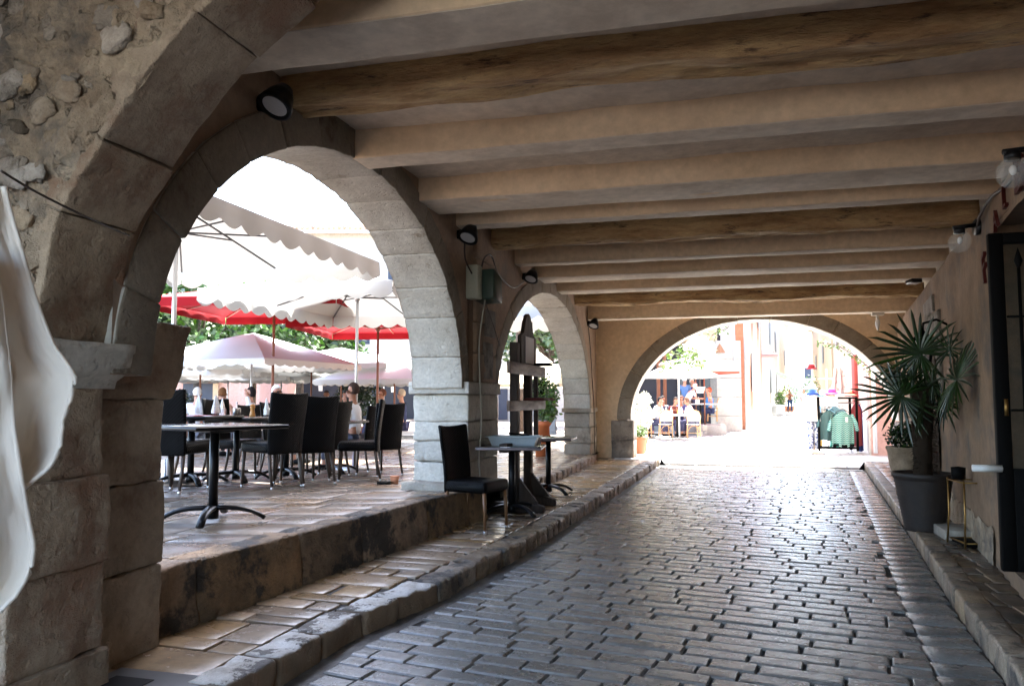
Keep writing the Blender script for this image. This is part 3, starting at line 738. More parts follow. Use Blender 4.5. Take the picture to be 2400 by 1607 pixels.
# ------------------------------------------------------------------ bistro tables
def make_table(label, loc, rz, group, top=TTOP, size=.70, edge=BLK):
    t = thing('bistro_table', label, 'table', loc, rz, group)
    m = MB(); m.rbox((-size / 2, -size / 2, .718), (size / 2, size / 2, .747), .01, (1, 1, 1), 0); m.build('tabletop', edge, t)
    m = MB(); m.rbox((-size / 2 + .012, -size / 2 + .012, .7475), (size / 2 - .012, size / 2 - .012, .7505), .001, (1, 1, 1), 0); m.build('table_surface', top, t)
    m = MB(); m.tube([(0, 0, .06), (0, 0, .69)], .036, 14); m.build('column', BLK, t)
    m = MB(); m.rbox((-.11, -.11, .69), (.11, .11, .722), .006, (1, 1, 1), 0); m.build('top_bracket', BLK, t)
    for k in range(4):
        a = k * math.pi / 2 + math.pi / 4; m = MB()
        pts = []; rs_ = []
        for i in range(8):
            q = i / 7; r_ = .02 + .37 * q; z = .10 - .0 * q - .085 * q ** 3.2 if q < .95 else .012
            pts.append((r_ * math.cos(a), r_ * math.sin(a), z + .014)); rs_.append(.042 - .012 * q)
        m.tube(pts, rs_, 8, flat=.55); m.build('foot', BLK, t)
    m = MB(); m.tube([(0, 0, .03), (0, 0, .12)], .045, 14); m.build('hub', BLK, t)
    return t
GT = 'small square tables on the terrace'
T1 = make_table('empty black bistro table with shiny top at the terrace edge', (-3.98, 5.52, zT(5.5)), R(-22), GT, size=.80)
T1.scale = (1.045, 1.045, 1.045)
def ttab(x, y, rz, label): return dup(T1, (x, y, zT(y)), R(rz), label, GT, sc=U)
TT = [ttab(-6.05, 7.95, 5, 'table with two napkins, left end of the laid row behind the empty one'),
      ttab(-5.98, 8.74, 5, 'table carrying the pepper mill and menu holder in the laid row'),
      ttab(-5.82, 9.66, 5, 'laid table before the pole of the white parasol'),
      ttab(-5.9, 11.15, 5, 'laid table near the bearded man, half hidden by chair backs')]
SWT = make_table('dark square table on the pavement by the pier holding a cutlery tray', (-2.42, 9.02, SWZ), R(8), 'tables on the pavement', edge=TEDGE)
SWT2 = dup(SWT, (-2.44, 11.15, SWZ), R(4), 'dark square table behind the wooden menu stand with one folded napkin', 'tables on the pavement')

ZT = .7515 * U
def placemat(x, y, z, rz, lab):
    m = MB(); m.rbox((-.2, -.14, 0), (.2, .14, .003), .001, (1, 1, 1), 0)
    o = m.build('placemat', REDM, None, loc=(x, y, z), rz=R(rz)); tag(o, lab, 'placemat', 'red placemats')
def napkin_glass(x, y, z, s, lab, rz=0):
    t = thing('napkin_glass', lab, 'glass', (x, y, z), R(rz), 'folded napkins in tumblers', sc=U * s)
    m = MB(); m.lathe([(.0, .004), (.032, .004), (.036, .03), (.041, .09), (.038, .09), (.033, .03), (.0, .012)], 16); m.build('tumbler', GLASS, t)
    m = MB()
    def fn(u, v):
        a = u * 2 * math.pi; w = (1 - v) ** .7
        r_ = (.036 * (1 - v ** 1.7) + .002) * (1 + .3 * math.sin(3 * a + 1 + v * 2))
        return (r_ * math.cos(a) * 1.15, r_ * math.sin(a) * .7 + .01 * v, .02 + .2 * v)
    m.grid(fn, 18, 10); m.build('napkin', WHT, t); return t
for i, (x, y, l_) in enumerate(((-5.80, 7.72, 'leftmost napkin glass, before the diagonal-woven chair back'), (-5.78, 8.02, 'second napkin glass from the left, tall single peak'),
        (-6.2, 8.75, 'napkin glass behind the wooden pepper mill'), (-5.72, 9.0, 'napkin glass with a twin-pointed fold right of the mill'),
        (-5.62, 9.72, 'napkin glass seen between the two nearest chairs'), (-5.95, 11.2, 'napkin glass beside the parasol pole'), (-5.7, 11.3, 'napkin glass between the last two chair backs'))):
    napkin_glass(x, y, zT(7.95 if y < 8.4 else 8.74 if y < 9.2 else 9.66 if y < 10.4 else 11.15) + ZT + .004, 1.0, l_, i * 50)
for x, y, tb, l_ in ((-5.85, 7.82, 7.95, 'red placemat under the two leftmost napkin glasses'), (-6.1, 8.75, 8.74, 'red placemat under the pepper mill'), (-5.68, 9.7, 9.66, 'red placemat near the parasol pole'), (-5.8, 11.2, 11.15, 'red placemat on the last laid table')):
    placemat(x, y, zT(tb) + ZT, 85, l_)
t = thing('pepper_mill', 'waisted orange-brown wooden pepper mill on the laid table', 'pepper mill', (-5.72, 8.68, zT(8.74) + ZT + .004))
m = MB(); m.lathe([(0, 0), (.034, 0), (.034, .02), (.027, .05), (.022, .08), (.027, .105), (.029, .12), (0, .12)], 18); m.build('mill_body', plain('mill_wood', (.52, .24, .06), .35), t)
m = MB(); m.lathe([(0, .12), (.024, .122), (.03, .132), (.026, .142), (.008, .147), (0, .15)], 18); m.build('mill_head', MATS.get('x') or bpy.data.materials['mill_wood'], t)
t = thing('cruet_stand', 'metal cruet stand of two dark cylinders with a centre handle', 'cruet stand', (-5.74, 8.38, zT(8.74) + ZT + .004))
for s_ in (-1, 1):
    m = MB(); m.lathe([(0, 0), (.026, 0), (.026, .1), (.02, .108), (0, .108)], 14, (0, s_ * .03, 0)); m.build('shaker', STEEL, t)
m = MB(); m.tube([(0, 0, 0), (0, 0, .16)], .005, 6); m.ball((0, 0, .165), .01, 8, 5); m.build('handle', STEEL, t)

# things on the pavement tables
t = thing('cutlery_tray', 'grey plastic cutlery tray on the pavement table', 'tray', (-2.42, 9.14, SWZ + ZT + .001), R(8))
PL = plain('grey_plastic', (.33, .38, .40), .45)
m = MB()
a, b, h = .27, .17, .095
o_ = [(-a * .86, -b * .82, 0), (a * .86, -b * .82, 0), (a * .86, b * .82, 0), (-a * .86, b * .82, 0), (-a, -b, h), (a, -b, h), (a, b, h), (-a, b, h)]
i_ = [(x * .95, y * .93, z + .006) for x, y, z in o_]
m.add(o_, [(3, 2, 1, 0), (0, 1, 5, 4), (1, 2, 6, 5), (2, 3, 7, 6), (3, 0, 4, 7)]); m.add(i_, [(0, 1, 2, 3), (4, 5, 1, 0), (5, 6, 2, 1), (6, 7, 3, 2), (7, 4, 0, 3)])
for q in range(4): r2 = (q + 1) % 4; m.f.append((4 + q, 4 + r2, 12 + r2, 12 + q))
m.build('tray_body', PL, t, smooth=False)
m = MB(); m.box((0, 0, h + .003), (2 * a + .04, .02, .008)); m.box((0, b, h), (2 * a + .05, .03, .008)); m.box((0, -b, h), (2 * a + .05, .03, .008)); m.box((a + .015, 0, h), (.03, 2 * b, .008)); m.box((-a - .015, 0, h), (.03, 2 * b, .008)); m.build('rim', PL, t, smooth=False)
m = MB()
for i in range(16): m.box((rs.uniform(-.2, .2), rs.uniform(-.12, .12), .05 + rs.random() * .05), (.2, .014, .004), rz=rs.uniform(-.6, .6), ry=rs.uniform(-.15, .15))
m.build('cutlery', STEEL, t, smooth=False)
m = MB(); m.box((.05, .02, h + .02), (.22, .09, .02), rz=.3, ry=.1); m.build('cutlery_pouch', BLKM, t, smooth=False)
t = thing('napkin_glass', 'single folded napkin in a tumbler on the table behind the menu stand', 'glass', (-2.38, 11.2, SWZ + ZT + .003), 0, None)
m = MB(); m.lathe([(.0, .004), (.032, .004), (.036, .03), (.041, .08), (.038, .08), (.033, .03), (.0, .012)], 16); m.build('tumbler', GLASS, t)
m = MB(); m.add([(-.04, -.02, .03), (.04, -.02, .03), (.05, .0, .12), (.03, 0, .25), (-.05, 0, .13), (-.04, .02, .03), (.04, .02, .03), (.05, .015, .12), (.03, .01, .25), (-.05, .015, .13)], [(0, 1, 2, 3, 4), (9, 8, 7, 6, 5), (0, 4, 9, 5), (1, 6, 7, 2), (2, 7, 8, 3), (3, 8, 9, 4)]); m.build('napkin', PAPER, t, smooth=False)

# ------------------------------------------------------------------ wooden menu stand
MW = mat('stand_wood', (.045, .026, .016), (.022, .014, .01), 5, .75, .5, 20, stretch=(3, 3, .5))
MWL = mat('stand_board_wood', (.12, .07, .042), (.06, .036, .025), 5, .6, .5, 20, stretch=(3, .5, 3))
t = thing('menu_stand', 'tall dark wooden menu stand with two posts and framed notice beside the pier', 'menu stand', sc=1)
for yy, zt in ((9.28, 2.20), (9.96, 2.52)):
    m = MB(); m.rbox((-2.50, yy - .065, SWZ + .1), (-2.40, yy + .065, zt), .008, (2, 2, 8), .004, 5, yy); m.build('post', MW, t)
    m = MB(); m.rbox((-2.83, yy - .055, SWZ), (-2.08, yy + .055, SWZ + .13), .015, (6, 2, 2), .006, 5, yy, fmap=lambda o: (o.x, o.y, o.z - (.05 * max(0, abs(o.x + 2.45) - .2) / .18 if o.z > SWZ + .08 else 0))); m.build('sledge_foot', MW, t)
    m = MB(); m.add([(-2.49, yy - .03, SWZ + .12), (-2.16, yy - .03, SWZ + .12), (-2.40, yy - .03, SWZ + .42), (-2.49, yy - .03, SWZ + .42), (-2.49, yy + .03, SWZ + .12), (-2.16, yy + .03, SWZ + .12), (-2.40, yy + .03, SWZ + .42), (-2.49, yy + .03, SWZ + .42)], [(0, 1, 2, 3), (7, 6, 5, 4), (1, 5, 6, 2)]); m.build('brace', MW, t, smooth=False)
for z0, z1 in ((1.80, 1.94), (1.36, 1.48)):
    m = MB(); m.rbox((-2.39, 8.68, z0), (-2.345, 10.55, z1), .006, (1, 8, 2), .004, 4, z0); m.build('board', MWL, t)
m = MB(); m.rbox((-2.5, 10.46, .95), (-2.44, 10.52, 1.84), .005, (1, 1, 4), 0); m.build('end_bar', MW, t)
m = MB(); m.rbox((-2.50, 8.75, .88), (-2.40, 10.5, .98), .006, (1, 6, 1), .003, 4, 2); m.build('rail', MW, t)
# headboard with rounded crest
m = MB(); hb = [(9.32, 1.98), (10.30, 1.98), (10.30, 2.42), (10.12, 2.46), (10.02, 2.60), (9.9, 2.70), (9.8, 2.73), (9.7, 2.70), (9.58, 2.60), (9.48, 2.46), (9.32, 2.42)]
hb = [(9.42 + (y - 9.32) * .82, z - .12) for y, z in hb]
n_ = len(hb); m.v = [(-2.40, y, z) for y, z in hb] + [(-2.45, y, z) for y, z in hb]; m.f = [tuple(range(n_)), tuple(range(n_, 2 * n_))[::-1]] + [(i, i + n_, (i + 1) % n_ + n_, (i + 1) % n_) for i in range(n_)]
m.build('headboard', MW, t, smooth=False)
m = MB(); m.box((-2.393, 9.83, 2.13), (.006, .44, .34)); m.build('notice_paper', PAPER, t, smooth=False)
mn = MB(); mn.box((-2.3, 10.2, 1.955), (.24, .32, .02), rz=.1); mn.box((-2.28, 10.25, 1.98), (.22, .3, .018), rz=-.15, rx=.05)
tag(mn.build('menu_folder', BLKM, None, smooth=False), 'black menu folders lying on the upper board of the stand', 'menus')
mn = MB(); mn.rbox((-2.46, 9.75, 1.485), (-2.2, 10.45, 1.515), .01, (4, 6, 1), .012, 5, 3)
tag(mn.build('folded_cloth', plain('wine_cloth', (.13, .025, .025), .8)), 'wine red cloth folded over the lower board of the stand', 'cloth')
wb = MB(); wb.lathe([(0, 0), (.1, 0), (.13, .3), (.122, .3), (.095, .01), (0, .01)], 18)
tag(wb.build('waste_bin', plain('white_plastic', (.45, .42, .44), .5), None, loc=(-2.55, 10.45, SWZ)), 'pale bucket on the pavement under the menu stand', 'bucket')

# ------------------------------------------------------------------ parasols
def make_parasol(label, loc, rz, group, hx, hy, ze, zc, cloth=CWH, pole=ALU, ribm=None, val=.26, scal=True, base=True, sides=4, polr=.027, sag=.06, zb=0):
    ribm = ribm or (RIBM if pole == ALU else pole)
    t = thing('parasol', label, 'parasol', loc, rz, group, sc=1)
    m = MB(); m.tube([(0, 0, zb + .02), (0, 0, zc - .02)], polr, 12); pl = m.build('pole', pole, t)
    m = MB(); m.tube([(0, 0, zc - .48), (0, 0, zc - .36)], polr * 1.9, 14); m.tube([(0, 0, zc - .14), (0, 0, zc - .06)], polr * 1.7, 14); m.build('collar', pole, t)
    cor = [(hx, hy), (-hx, hy), (-hx, -hy), (hx, -hy)]
    nn = 16
    m = MB()
    for k in range(4):
        a, b = cor[k], cor[(k + 1) % 4]
        def fn(u, v, a=a, b=b):
            ex, ey = a[0] + (b[0] - a[0]) * u, a[1] + (b[1] - a[1]) * u
            sg = sag * math.sin(math.pi * u) * math.sin(math.pi * min(v, 1)) ** .8 + .03 * math.sin(math.pi * 2 * abs((u * 2) % 1 - 0)) * 0
            return (ex * v, ey * v, zc - (zc - ze) * v ** 1.08 - sg * .6)
        m.grid(fn, nn, 8)
    m.build('canopy', cloth, t)
    if val:
        m = MB()
        for k in range(4):
            a, b = cor[k], cor[(k + 1) % 4]; L = math.hypot(a[0] - b[0], a[1] - b[1]); ns = max(4, round(L / .36)); nu = ns * 6
            d = Vector((b[0] - a[0], b[1] - a[1], 0)).normalized(); o = Vector((d.y, -d.x, 0)) * (1 if k >= 0 else 1)
            def fn(u, v, a=a, b=b, o=o, ns=ns):
                dep = val * (.72 + (.28 * abs(math.sin(math.pi * u * ns)) if scal else .2))
                w = .015 * math.sin(u * L * 9) * v
                return (a[0] + (b[0] - a[0]) * u + o.x * (w + .012), a[1] + (b[1] - a[1]) * u + o.y * (w + .012), ze + .005 - dep * v)
            m.grid(fn, nu, 2)
        m.build('valance', cloth, t)
    ends = cor + [(0, hy), (-hx, 0), (0, -hy), (hx, 0)]
    for i, (x, y) in enumerate(ends):
        m = MB(); m.tube([(0, 0, zc - .08), (x * .5, y * .5, (zc + ze) / 2 - .05), (x * .98, y * .98, ze + .005 - .02)], .014, 5); rb_ = m.build('rib', ribm, t)
        m = MB(); m.tube([(0, 0, zc - .42), (x * .5, y * .5, (zc + ze) / 2 - .055)], .012, 5); m.build('strut', ribm, rb_)
    if base:
        m = MB(); m.lathe([(0, 0), (.38, 0), (.38, .035), (.06, .05), (.05, .3), (0, .3)], 28, (0, 0, zb)); m.build('base', STEEL, t)
    return t
GP = 'white market parasols over the terrace'
make_parasol('large white parasol with grey scalloped edge nearest the left arch', (-6.32, 7.92, zT(7.9)), 0, GP, 1.64, 2.2, 3.44 - zT(7.9), 3.93 - zT(7.9), cloth=CWH)
make_parasol('white parasol whose pole rises through the laid table row', (-6.23, 12.6, zT(12.6)), 0, GP, 1.64, 2.2, 2.95, 3.45, cloth=CWH)
def P(px, d): x, y = cw(px, d); return (x, y, zT(y))
x, y, z = P(668, 17.0); make_parasol('big red parasol with thin wooden pole left of the white ones', (x - .3, y, z), R(8), 'red parasols', 2.1, 1.9, 3.25, 3.75, CRED, WPOLE, val=.2, scal=False, base=False, polr=.03)
x, y, z = P(885, 19.5); make_parasol('red parasol farther back, seen under the white scalloped edge', (x, y, z), R(12), 'red parasols', 1.7, 1.9, 3.05, 3.4, CRED, WPOLE, val=.2, scal=False, base=False, polr=.03)
far = [(590, 19, 1.9, 2.1, 2.85, 'white parasol with a high pointed top in front of the trees'), (800, 23, 1.9, 2.2, 2.75, 'white parasol with visible reddish ribs behind the bearded man'),
       (730, 24, 2.0, 2.15, 2.75, 'white parasol over the dark arch of the square'), (535, 26, 2.2, 1.95, 2.7, 'low white parasol above the woman with sunglasses'), (660, 27, 2.0, 1.95, 2.5, 'low white parasol over the seated diners by the arch'),
       (925, 22, 1.6, 1.75, 2.45, 'small bright parasol beside the middle pier'), (470, 22, 1.7, 2.0, 2.8, 'white parasol with brown pole at the left arch edge'), (900, 30, 2.2, 2.3, 3.0, 'pale parasol just below the far red one')]
for px, d, hs, ze, zc, lab in far:
    make_parasol(lab, P(px, d), R(rs.uniform(-10, 25)), 'white parasols across the square', hs, hs, ze, zc, CWH, WPOLE if px in (470, 925, 730, 800) else ALU, val=.16, scal=True, base=False)
x, y, z = P(1245, 19.5); make_parasol('beige parasol with deep flat sides seen through the second arch', (x, y, z), R(14), 'pale parasols behind the second arch', 1.1, 1.1, 1.6, 2.55, CBEI, ALU, val=.1, scal=False, base=False)
x, y, z = P(1165, 17.5); make_parasol('white scalloped parasol over the top of the menu stand', (x, y, z), R(6), 'pale parasols behind the second arch', 1.5, 1.5, 3.15, 3.6, CWH, ALU, val=.3, base=False)

CCL = canvas('hanging_canvas', (.82, .74, .64), .08)
_q = CCL.node_tree; _t = _q.nodes.new('ShaderNodeTexCoord'); _w = _q.nodes.new('ShaderNodeTexNoise'); _w.inputs['Scale'].default_value = 5; _w.inputs['Detail'].default_value = 8
_mp = _q.nodes.new('ShaderNodeMapping'); _mp.inputs['Scale'].default_value = (3, 3, .8); _q.links.new(_t.outputs['Object'], _mp.inputs[0]); _q.links.new(_mp.outputs[0], _w.inputs[0])
_bp = _q.nodes.new('ShaderNodeBump'); _bp.inputs['Strength'].default_value = .25; _bp.inputs['Distance'].default_value = .02; _q.links.new(_w.outputs[0], _bp.inputs['Height']); _q.links.new(_bp.outputs[0], _q.nodes['Principled BSDF'].inputs['Normal'])
# hanging white canvas in the left foreground
t = thing('folded_parasol', 'closed white parasol canvas hanging in folds at the left edge', 'parasol', sc=1)
D0 = 1.95
def cpt(px, py, dd=0): x, y = cw(px, D0 + dd); return Vector((x, y, zh(py, D0 + dd)))
def flap(edge, left, dd, seed):
    m = MB()
    ys = [p[1] for p in edge]
    def ex(y):
        for (a, b), (c, d) in zip(edge, edge[1:]):
            if y <= d: return a + (c - a) * (y - b) / (d - b)
        return edge[-1][0]
    def fn(u, v):
        y = ys[0] + (ys[-1] - ys[0]) * v; xr = ex(y); xl = left + 20 * N3(0, v * 3, seed)
        x = xl + (xr - xl) * u
        f = .035 * (abs(math.sin(u * 6 + seed + 1.6 * v)) * 2 - 1) * (.4 + v) + .02 * FBM(u * 4, v * 3, seed, 4) + .03 * max(0, N3(u * 3 + 5, v * 6, seed))
        return cpt(x, y, dd + f)
    m.grid(fn, 60, 70); return m, fn
o = flap([(-10, 430), (10, 500), (40, 590), (72, 690), (100, 760), (125, 815), (150, 845), (178, 882), (170, 930), (152, 985), (148, 1050), (125, 1095), (80, 1130), (50, 1160)], -180, .05, 1.7)
fn_ = o[1]; o = o[0].build('canvas_fold', CCL, t)
m = MB(); m.tube([fn_(1, k / 50) for k in range(51)], .006, 6); m.build('hem', CCL, t)
o.modifiers.new('s', 'SOLIDIFY').thickness = .004
o = flap([(-40, 560), (-5, 700), (20, 850), (38, 1000), (62, 1120), (80, 1200), (98, 1275), (92, 1330), (60, 1385), (25, 1420)], -260, -.05, 4.1)
fn_ = o[1]; o = o[0].build('canvas_fold', CCL, t)
m = MB(); m.tube([fn_(1, k / 50) for k in range(51)], .006, 6); m.build('hem', CCL, t)
o.modifiers.new('s', 'SOLIDIFY').thickness = .004
m = MB(); m.tube([cpt(-150, -200), cpt(-150, 1400)], .03, 10); m.build('pole', ALU, t)

# ------------------------------------------------------------------ lamps, boxes, cables, sign on the walls
def spot(x, y, z, lab, sgn=1, sc=1.0):
    t = thing('ceiling_spotlight', lab, 'spotlight', (x, y, z), R(-20), 'black round spotlights along the arcade wall', sc=sc)
    m = MB(); m.rbox((-.12, -.05, -.05), (.0, .05, .05), .02, (1, 1, 1), 0); m.build('bracket', BLK, t)
    m = MB(); m.lathe([(0, .10), (.05, .10), (.085, .03), (.105, -.03), (.115, -.07), (.10, -.07), (0, -.03)], 24)
    m.v = [tuple(Matrix.Rotation(R(-30), 3, 'X') @ Vector(p) + Vector((.06, 0, 0))) for p in m.v]; m.build('lamp_housing', BLK, t)
    m = MB(); m.lathe([(0, -.068), (.088, -.062)], 24); m.v = [tuple(Matrix.Rotation(R(-30), 3, 'X') @ Vector(p) + Vector((.06, 0, 0))) for p in m.v]; m.build('lens', LENS, t)
spot(-2.74, 4.30, 3.40, 'largest round spotlight, high beside the top of the first arch', sc=1.0)
spot(-2.76, 8.25, 3.36, 'round spotlight above the old green floodlight box', sc=1.05)
spot(-2.76, 11.25, 3.34, 'round spotlight above the left side of the second arch', sc=1.0)
spot(-2.76, 17.15, 3.18, 'round spotlight in the far corner beyond the second arch', sc=1.1)
_x = 0
t = thing('floodlight_box', 'old cream and dark green floodlight box hanging on the pier', 'box', (-2.70, 8.62, 2.86), R(-8), sc=1)
m = MB(); m.rbox((-.14, -.1, -.2), (.02, .04, .2), .02, (2, 2, 2), .003, 6, 2); m.build('housing', plain('cream_metal', (.40, .40, .31), .55), t)
m = MB(); m.rbox((-.12, .04, -.19), (.16, .3, .17), .02, (2, 2, 2), 0, fmap=lambda o: (o.x, o.y, o.z * (1 - .5 * (o.y)) - .25 * (o.y - .04))); m.build('shade', plain('green_metal', (.03, .055, .04), .4), t)
m = MB(); m.box((.02, .3, -.16), (.3, .02, .02)); m.build('lamp_tube', GLASS, t, smooth=False)
def cable(pts, r, lab, mt, nm='cable'):
    o = MB(); P_ = [Vector(p) for p in pts]; out = []
    for i in range(len(P_) - 1):
        a, b, c, d = P_[max(0, i - 1)], P_[i], P_[i + 1], P_[min(len(P_) - 1, i + 2)]
        for k in range(6):
            q = k / 6; out.append(.5 * (2 * b + (c - a) * q + (2 * a - 5 * b + 4 * c - d) * q * q + (3 * b - a - 3 * c + d) * q ** 3))
    out.append(P_[-1]); o.tube(out, r, 5); tag(o.build(nm, mt), lab, 'cable')
PC = plain('pale_cable', (.42, .40, .34), .6); DC = plain('dark_cable', (.05, .035, .03), .6)
cable([(-2.66, 8.72, 2.7), (-2.74, 8.74, 2.2), (-2.745, 8.78, 1.74), (-2.72, 8.76, 1.2), (-2.74, 8.75, .8), (-2.7, 8.72, .4), (-2.66, 8.65, .15)], .009, 'pale cord hanging down the middle pier from the floodlight box', PC)
cable([(-2.78, 8.3, 3.3), (-2.79, 8.35, 3.1), (-2.76, 8.5, 2.95)], .010, 'short dark cable looping from spotlight down to the floodlight box', DC)
cable([(-2.72, 8.75, 3.05), (-2.76, 9.0, 3.22), (-2.76, 9.3, 3.3), (-2.76, 9.62, 3.12), (-2.78, 10.4, 3.05), (-2.82, 11.2, 3.25)], .010, 'dark cable arching over the buttress towards the second arch', DC)
cable([(-2.74, 8.9, 2.72), (-2.77, 9.4, 2.45), (-2.82, 9.9, 2.2)], .006, 'thin wire slanting across the buttress face', DC)
cable([(-2.82, 17.1, 3.1), (-2.82, 17.35, 2.6), (-2.82, 17.6, 1.9), (-2.81, 17.75, 1.2), (-2.8, 17.7, .5), (-2.76, 17.6, .16), (-2.5, 17.8, .145)], .010, 'brown cable running down the corner beside the far pier', DC)
cable([tuple(cpt(-20, 392, .75)), tuple(cpt(60, 440, .9)), tuple(cpt(180, 500, 1.15)), tuple(cpt(290, 548, 1.7))], .005, 'thin wire stretched across the rubble of the near arch', DC)
def onw(y, z, off): return (wR(y) - off, y, z)
cable([onw(5.2, 3.02, .02), onw(6.0, 2.99, .02), onw(6.6, 3.05, .02), onw(7.1, 3.02, .03), onw(7.3, 2.96, .03)], .012, 'grey cable along the top of the right wall between the globe lamps', DC)
for (y, z, lab) in ((7.4, 2.97, 'clear glass globe wall lamp over the door'), (5.15, 2.96, 'clear glass globe wall lamp cut off at the right edge')):
    t = thing('globe_lamp', lab, 'wall lamp', (wR(y), y, z), R(97 + 90), 'glass globe wall lamps', sc=1)
    m = MB(); m.tube([(0, 0, 0), (.03, 0, 0)], .07, 16); m.build('wall_plate', BLK, t)
    m = MB(); m.tube([(.03, 0, .02), (.21, 0, .0)], .018, 8); m.tube([(.16, 0, .0), (.16, 0, -.05)], .045, 14); m.build('arm', BLK, t)
    m = MB(); m.ball((.16, 0, -.125), .092, 24, 16); m.build('globe', GLASS, t)
    m = MB(); m.ball((.16, 0, -.11), .02, 10, 8, (1, 1, 1.6)); m.build('bulb', LENS, t)
t = thing('bulkhead_light', 'small black light fitting under the far beams by the right wall', 'wall light', (wR(12.9) + .0, 12.9, 3.28), R(190), sc=1)
m = MB(); m.rbox((0, -.12, -.03), (.16, .12, .03), .015, (1, 1, 1), 0); m.build('housing', BLK, t); m = MB(); m.box((.08, 0, -.034), (.12, .2, .006)); m.build('lens', LENS, t, smooth=False)
x, y = 3.15, 17.38
t = thing('candle_bulb_holder', 'candle-shaped bulb in a white holder under the last beam', 'lamp', (x, y, 3.28), 0, sc=1)
m = MB(); m.rbox((-.11, -.05, -.06), (.13, .05, -.0), .008, (1, 1, 1), 0); m.tube([(0, 0, -.06), (0, 0, -.12)], .03, 10); m.build('holder', plain('cream_plastic', (.6, .56, .48), .5), t)
m = MB(); m.lathe([(.02, -.12), (.045, -.18), (.05, -.23), (.035, -.30), (.012, -.36), (0, -.38)], 14); m.build('bulb', LENS, t)
# lantern on its bracket
y = 9.75
t = thing('wall_lantern', 'black iron lantern on a bracket behind the palm leaves', 'lantern', (wR(y), y, 2.12), R(187), sc=1)
m = MB(); m.tube([(0, 0, .22), (.12, 0, .28), (.26, 0, .24), (.27, 0, .16)], .014, 8); m.build('bracket', BLKM, t)
m = MB(); m.lathe([(0, .17), (.04, .14), (.12, .06), (.13, .04), (.1, .04)], 6, (.27, 0, 0)); m.build('lantern_cap', BLKM, t, smooth=False); m = MB(); m.lathe([(.06, -.27), (.07, -.29), (.0, -.33)], 6, (.27, 0, 0)); m.build('finial', BLKM, t, smooth=False)
m = MB()
for k in range(6): a = k * math.pi / 3; m.tube([(.27 + .11 * math.cos(a), .11 * math.sin(a), .04), (.27 + .065 * math.cos(a), .065 * math.sin(a), -.27)], .008, 5)
m.build('lantern_frame', BLKM, t)
m = MB(); m.lathe([(.1, .035), (.06, -.265)], 6, (.27, 0, 0)); m.build('pane', GLASS, t, smooth=False)

# door leaf: frame, glass, spear bars
t = thing('glazed_door', 'black metal glazed door with spear-headed bars on the right', 'door', sc=1)
DX, DY = 1.93, 6.42
def dbox(xa, xb, za, zb, nm='frame', y0=-.03, y1=.03):
    m = MB(); m.rbox((DX + xa, DY + y0, za), (DX + xb, DY + y1, zb), .006, (2, 1, 4), 0); return m.build(nm, BLKM, t)
dbox(0, .095, .27, 2.72); dbox(.095, .9, 2.64, 2.72); dbox(.095, .9, .27, 1.0, nm='kick_panel'); dbox(.9, 1.0, .27, 2.72)
for k in range(5):
    x_ = DX + .19 + k * .16; m = MB(); m.tube([(x_, DY - .02, 1.0), (x_, DY - .02, 2.46)], .012, 8); m.lathe([(.012, 0), (.03, .05), (.018, .09), (0, .15)], 8, (x_, DY - .02, 2.46)); m.build('spear_bar', BLKM, t)
for zz_ in (2.1, 1.42): m = MB(); m.tube([(DX + .1, DY - .02, zz_), (DX + .9, DY - .02, zz_)], .010, 6); m.build('cross_bar', BLKM, t)
m = MB(); m.add([(DX + .1, DY, 1.0), (DX + .9, DY, 1.0), (DX + .9, DY, 2.66), (DX + .1, DY, 2.66)], [(0, 1, 2, 3)])
gp = plain('smoked_glass', (.05, .06, .05), .08, spec=.5, alpha=.35); m.build('pane', gp, t, smooth=False)
m = MB(); m.tube([(DX - .17, DY - .03, 1.0), (DX + .02, DY - .03, 1.0)], .026, 10); m.build('push_bar', plain('pale_metal', (.6, .6, .58), .4), t)
m = MB(); m.tube([(DX + .06, DY - .05, 1.5), (DX + .06, DY - .05, 1.38)], .014, 8); m.build('handle', BRASS, t)
# lettering over the door
sg = thing('wall_lettering', 'dark red metal letters A L D arching over the glazed door', 'sign', sc=1)
REDL = plain('dark_red_metal', (.055, .008, .006), .6, spec=.2)
def letter(ch, y, z, size, rot=0):
    cu = bpy.data.curves.new('letter', 'FONT'); cu.body = ch; cu.size = size; cu.extrude = .012; cu.align_x = 'CENTER'; cu.materials.append(REDL)
    tmp = bpy.data.objects.new('letter_curve', cu); COL.objects.link(tmp)
    me = bpy.data.meshes.new_from_object(tmp, depsgraph=bpy.context.evaluated_depsgraph_get()); bpy.data.objects.remove(tmp)
    o = bpy.data.objects.new('letter', me); COL.objects.link(o); o.parent = sg
    a = math.atan2(.14, 1)      # wall direction; text runs towards the camera along the wall
    M_ = Matrix(((-.14 / 1.01, 0, -1 / 1.01, 0), (-1 / 1.01, 0, .14 / 1.01, 0), (0, 1, 0, 0), (0, 0, 0, 1)))
    o.matrix_world = Matrix.Translation((wR(y) - .03, y, z)) @ M_ @ Matrix.Rotation(rot, 4, 'Z')
for ch, y, z, s_, ro in (('F', 7.0, 2.45, .34, .3), ('A', 6.45, 2.76, .22, .2), ('L', 6.1, 2.84, .24, .1), ('D', 5.62, 2.84, .36, 0), ('E', 5.2, 2.84, .36, 0)): letter(ch, y, z, s_, ro)
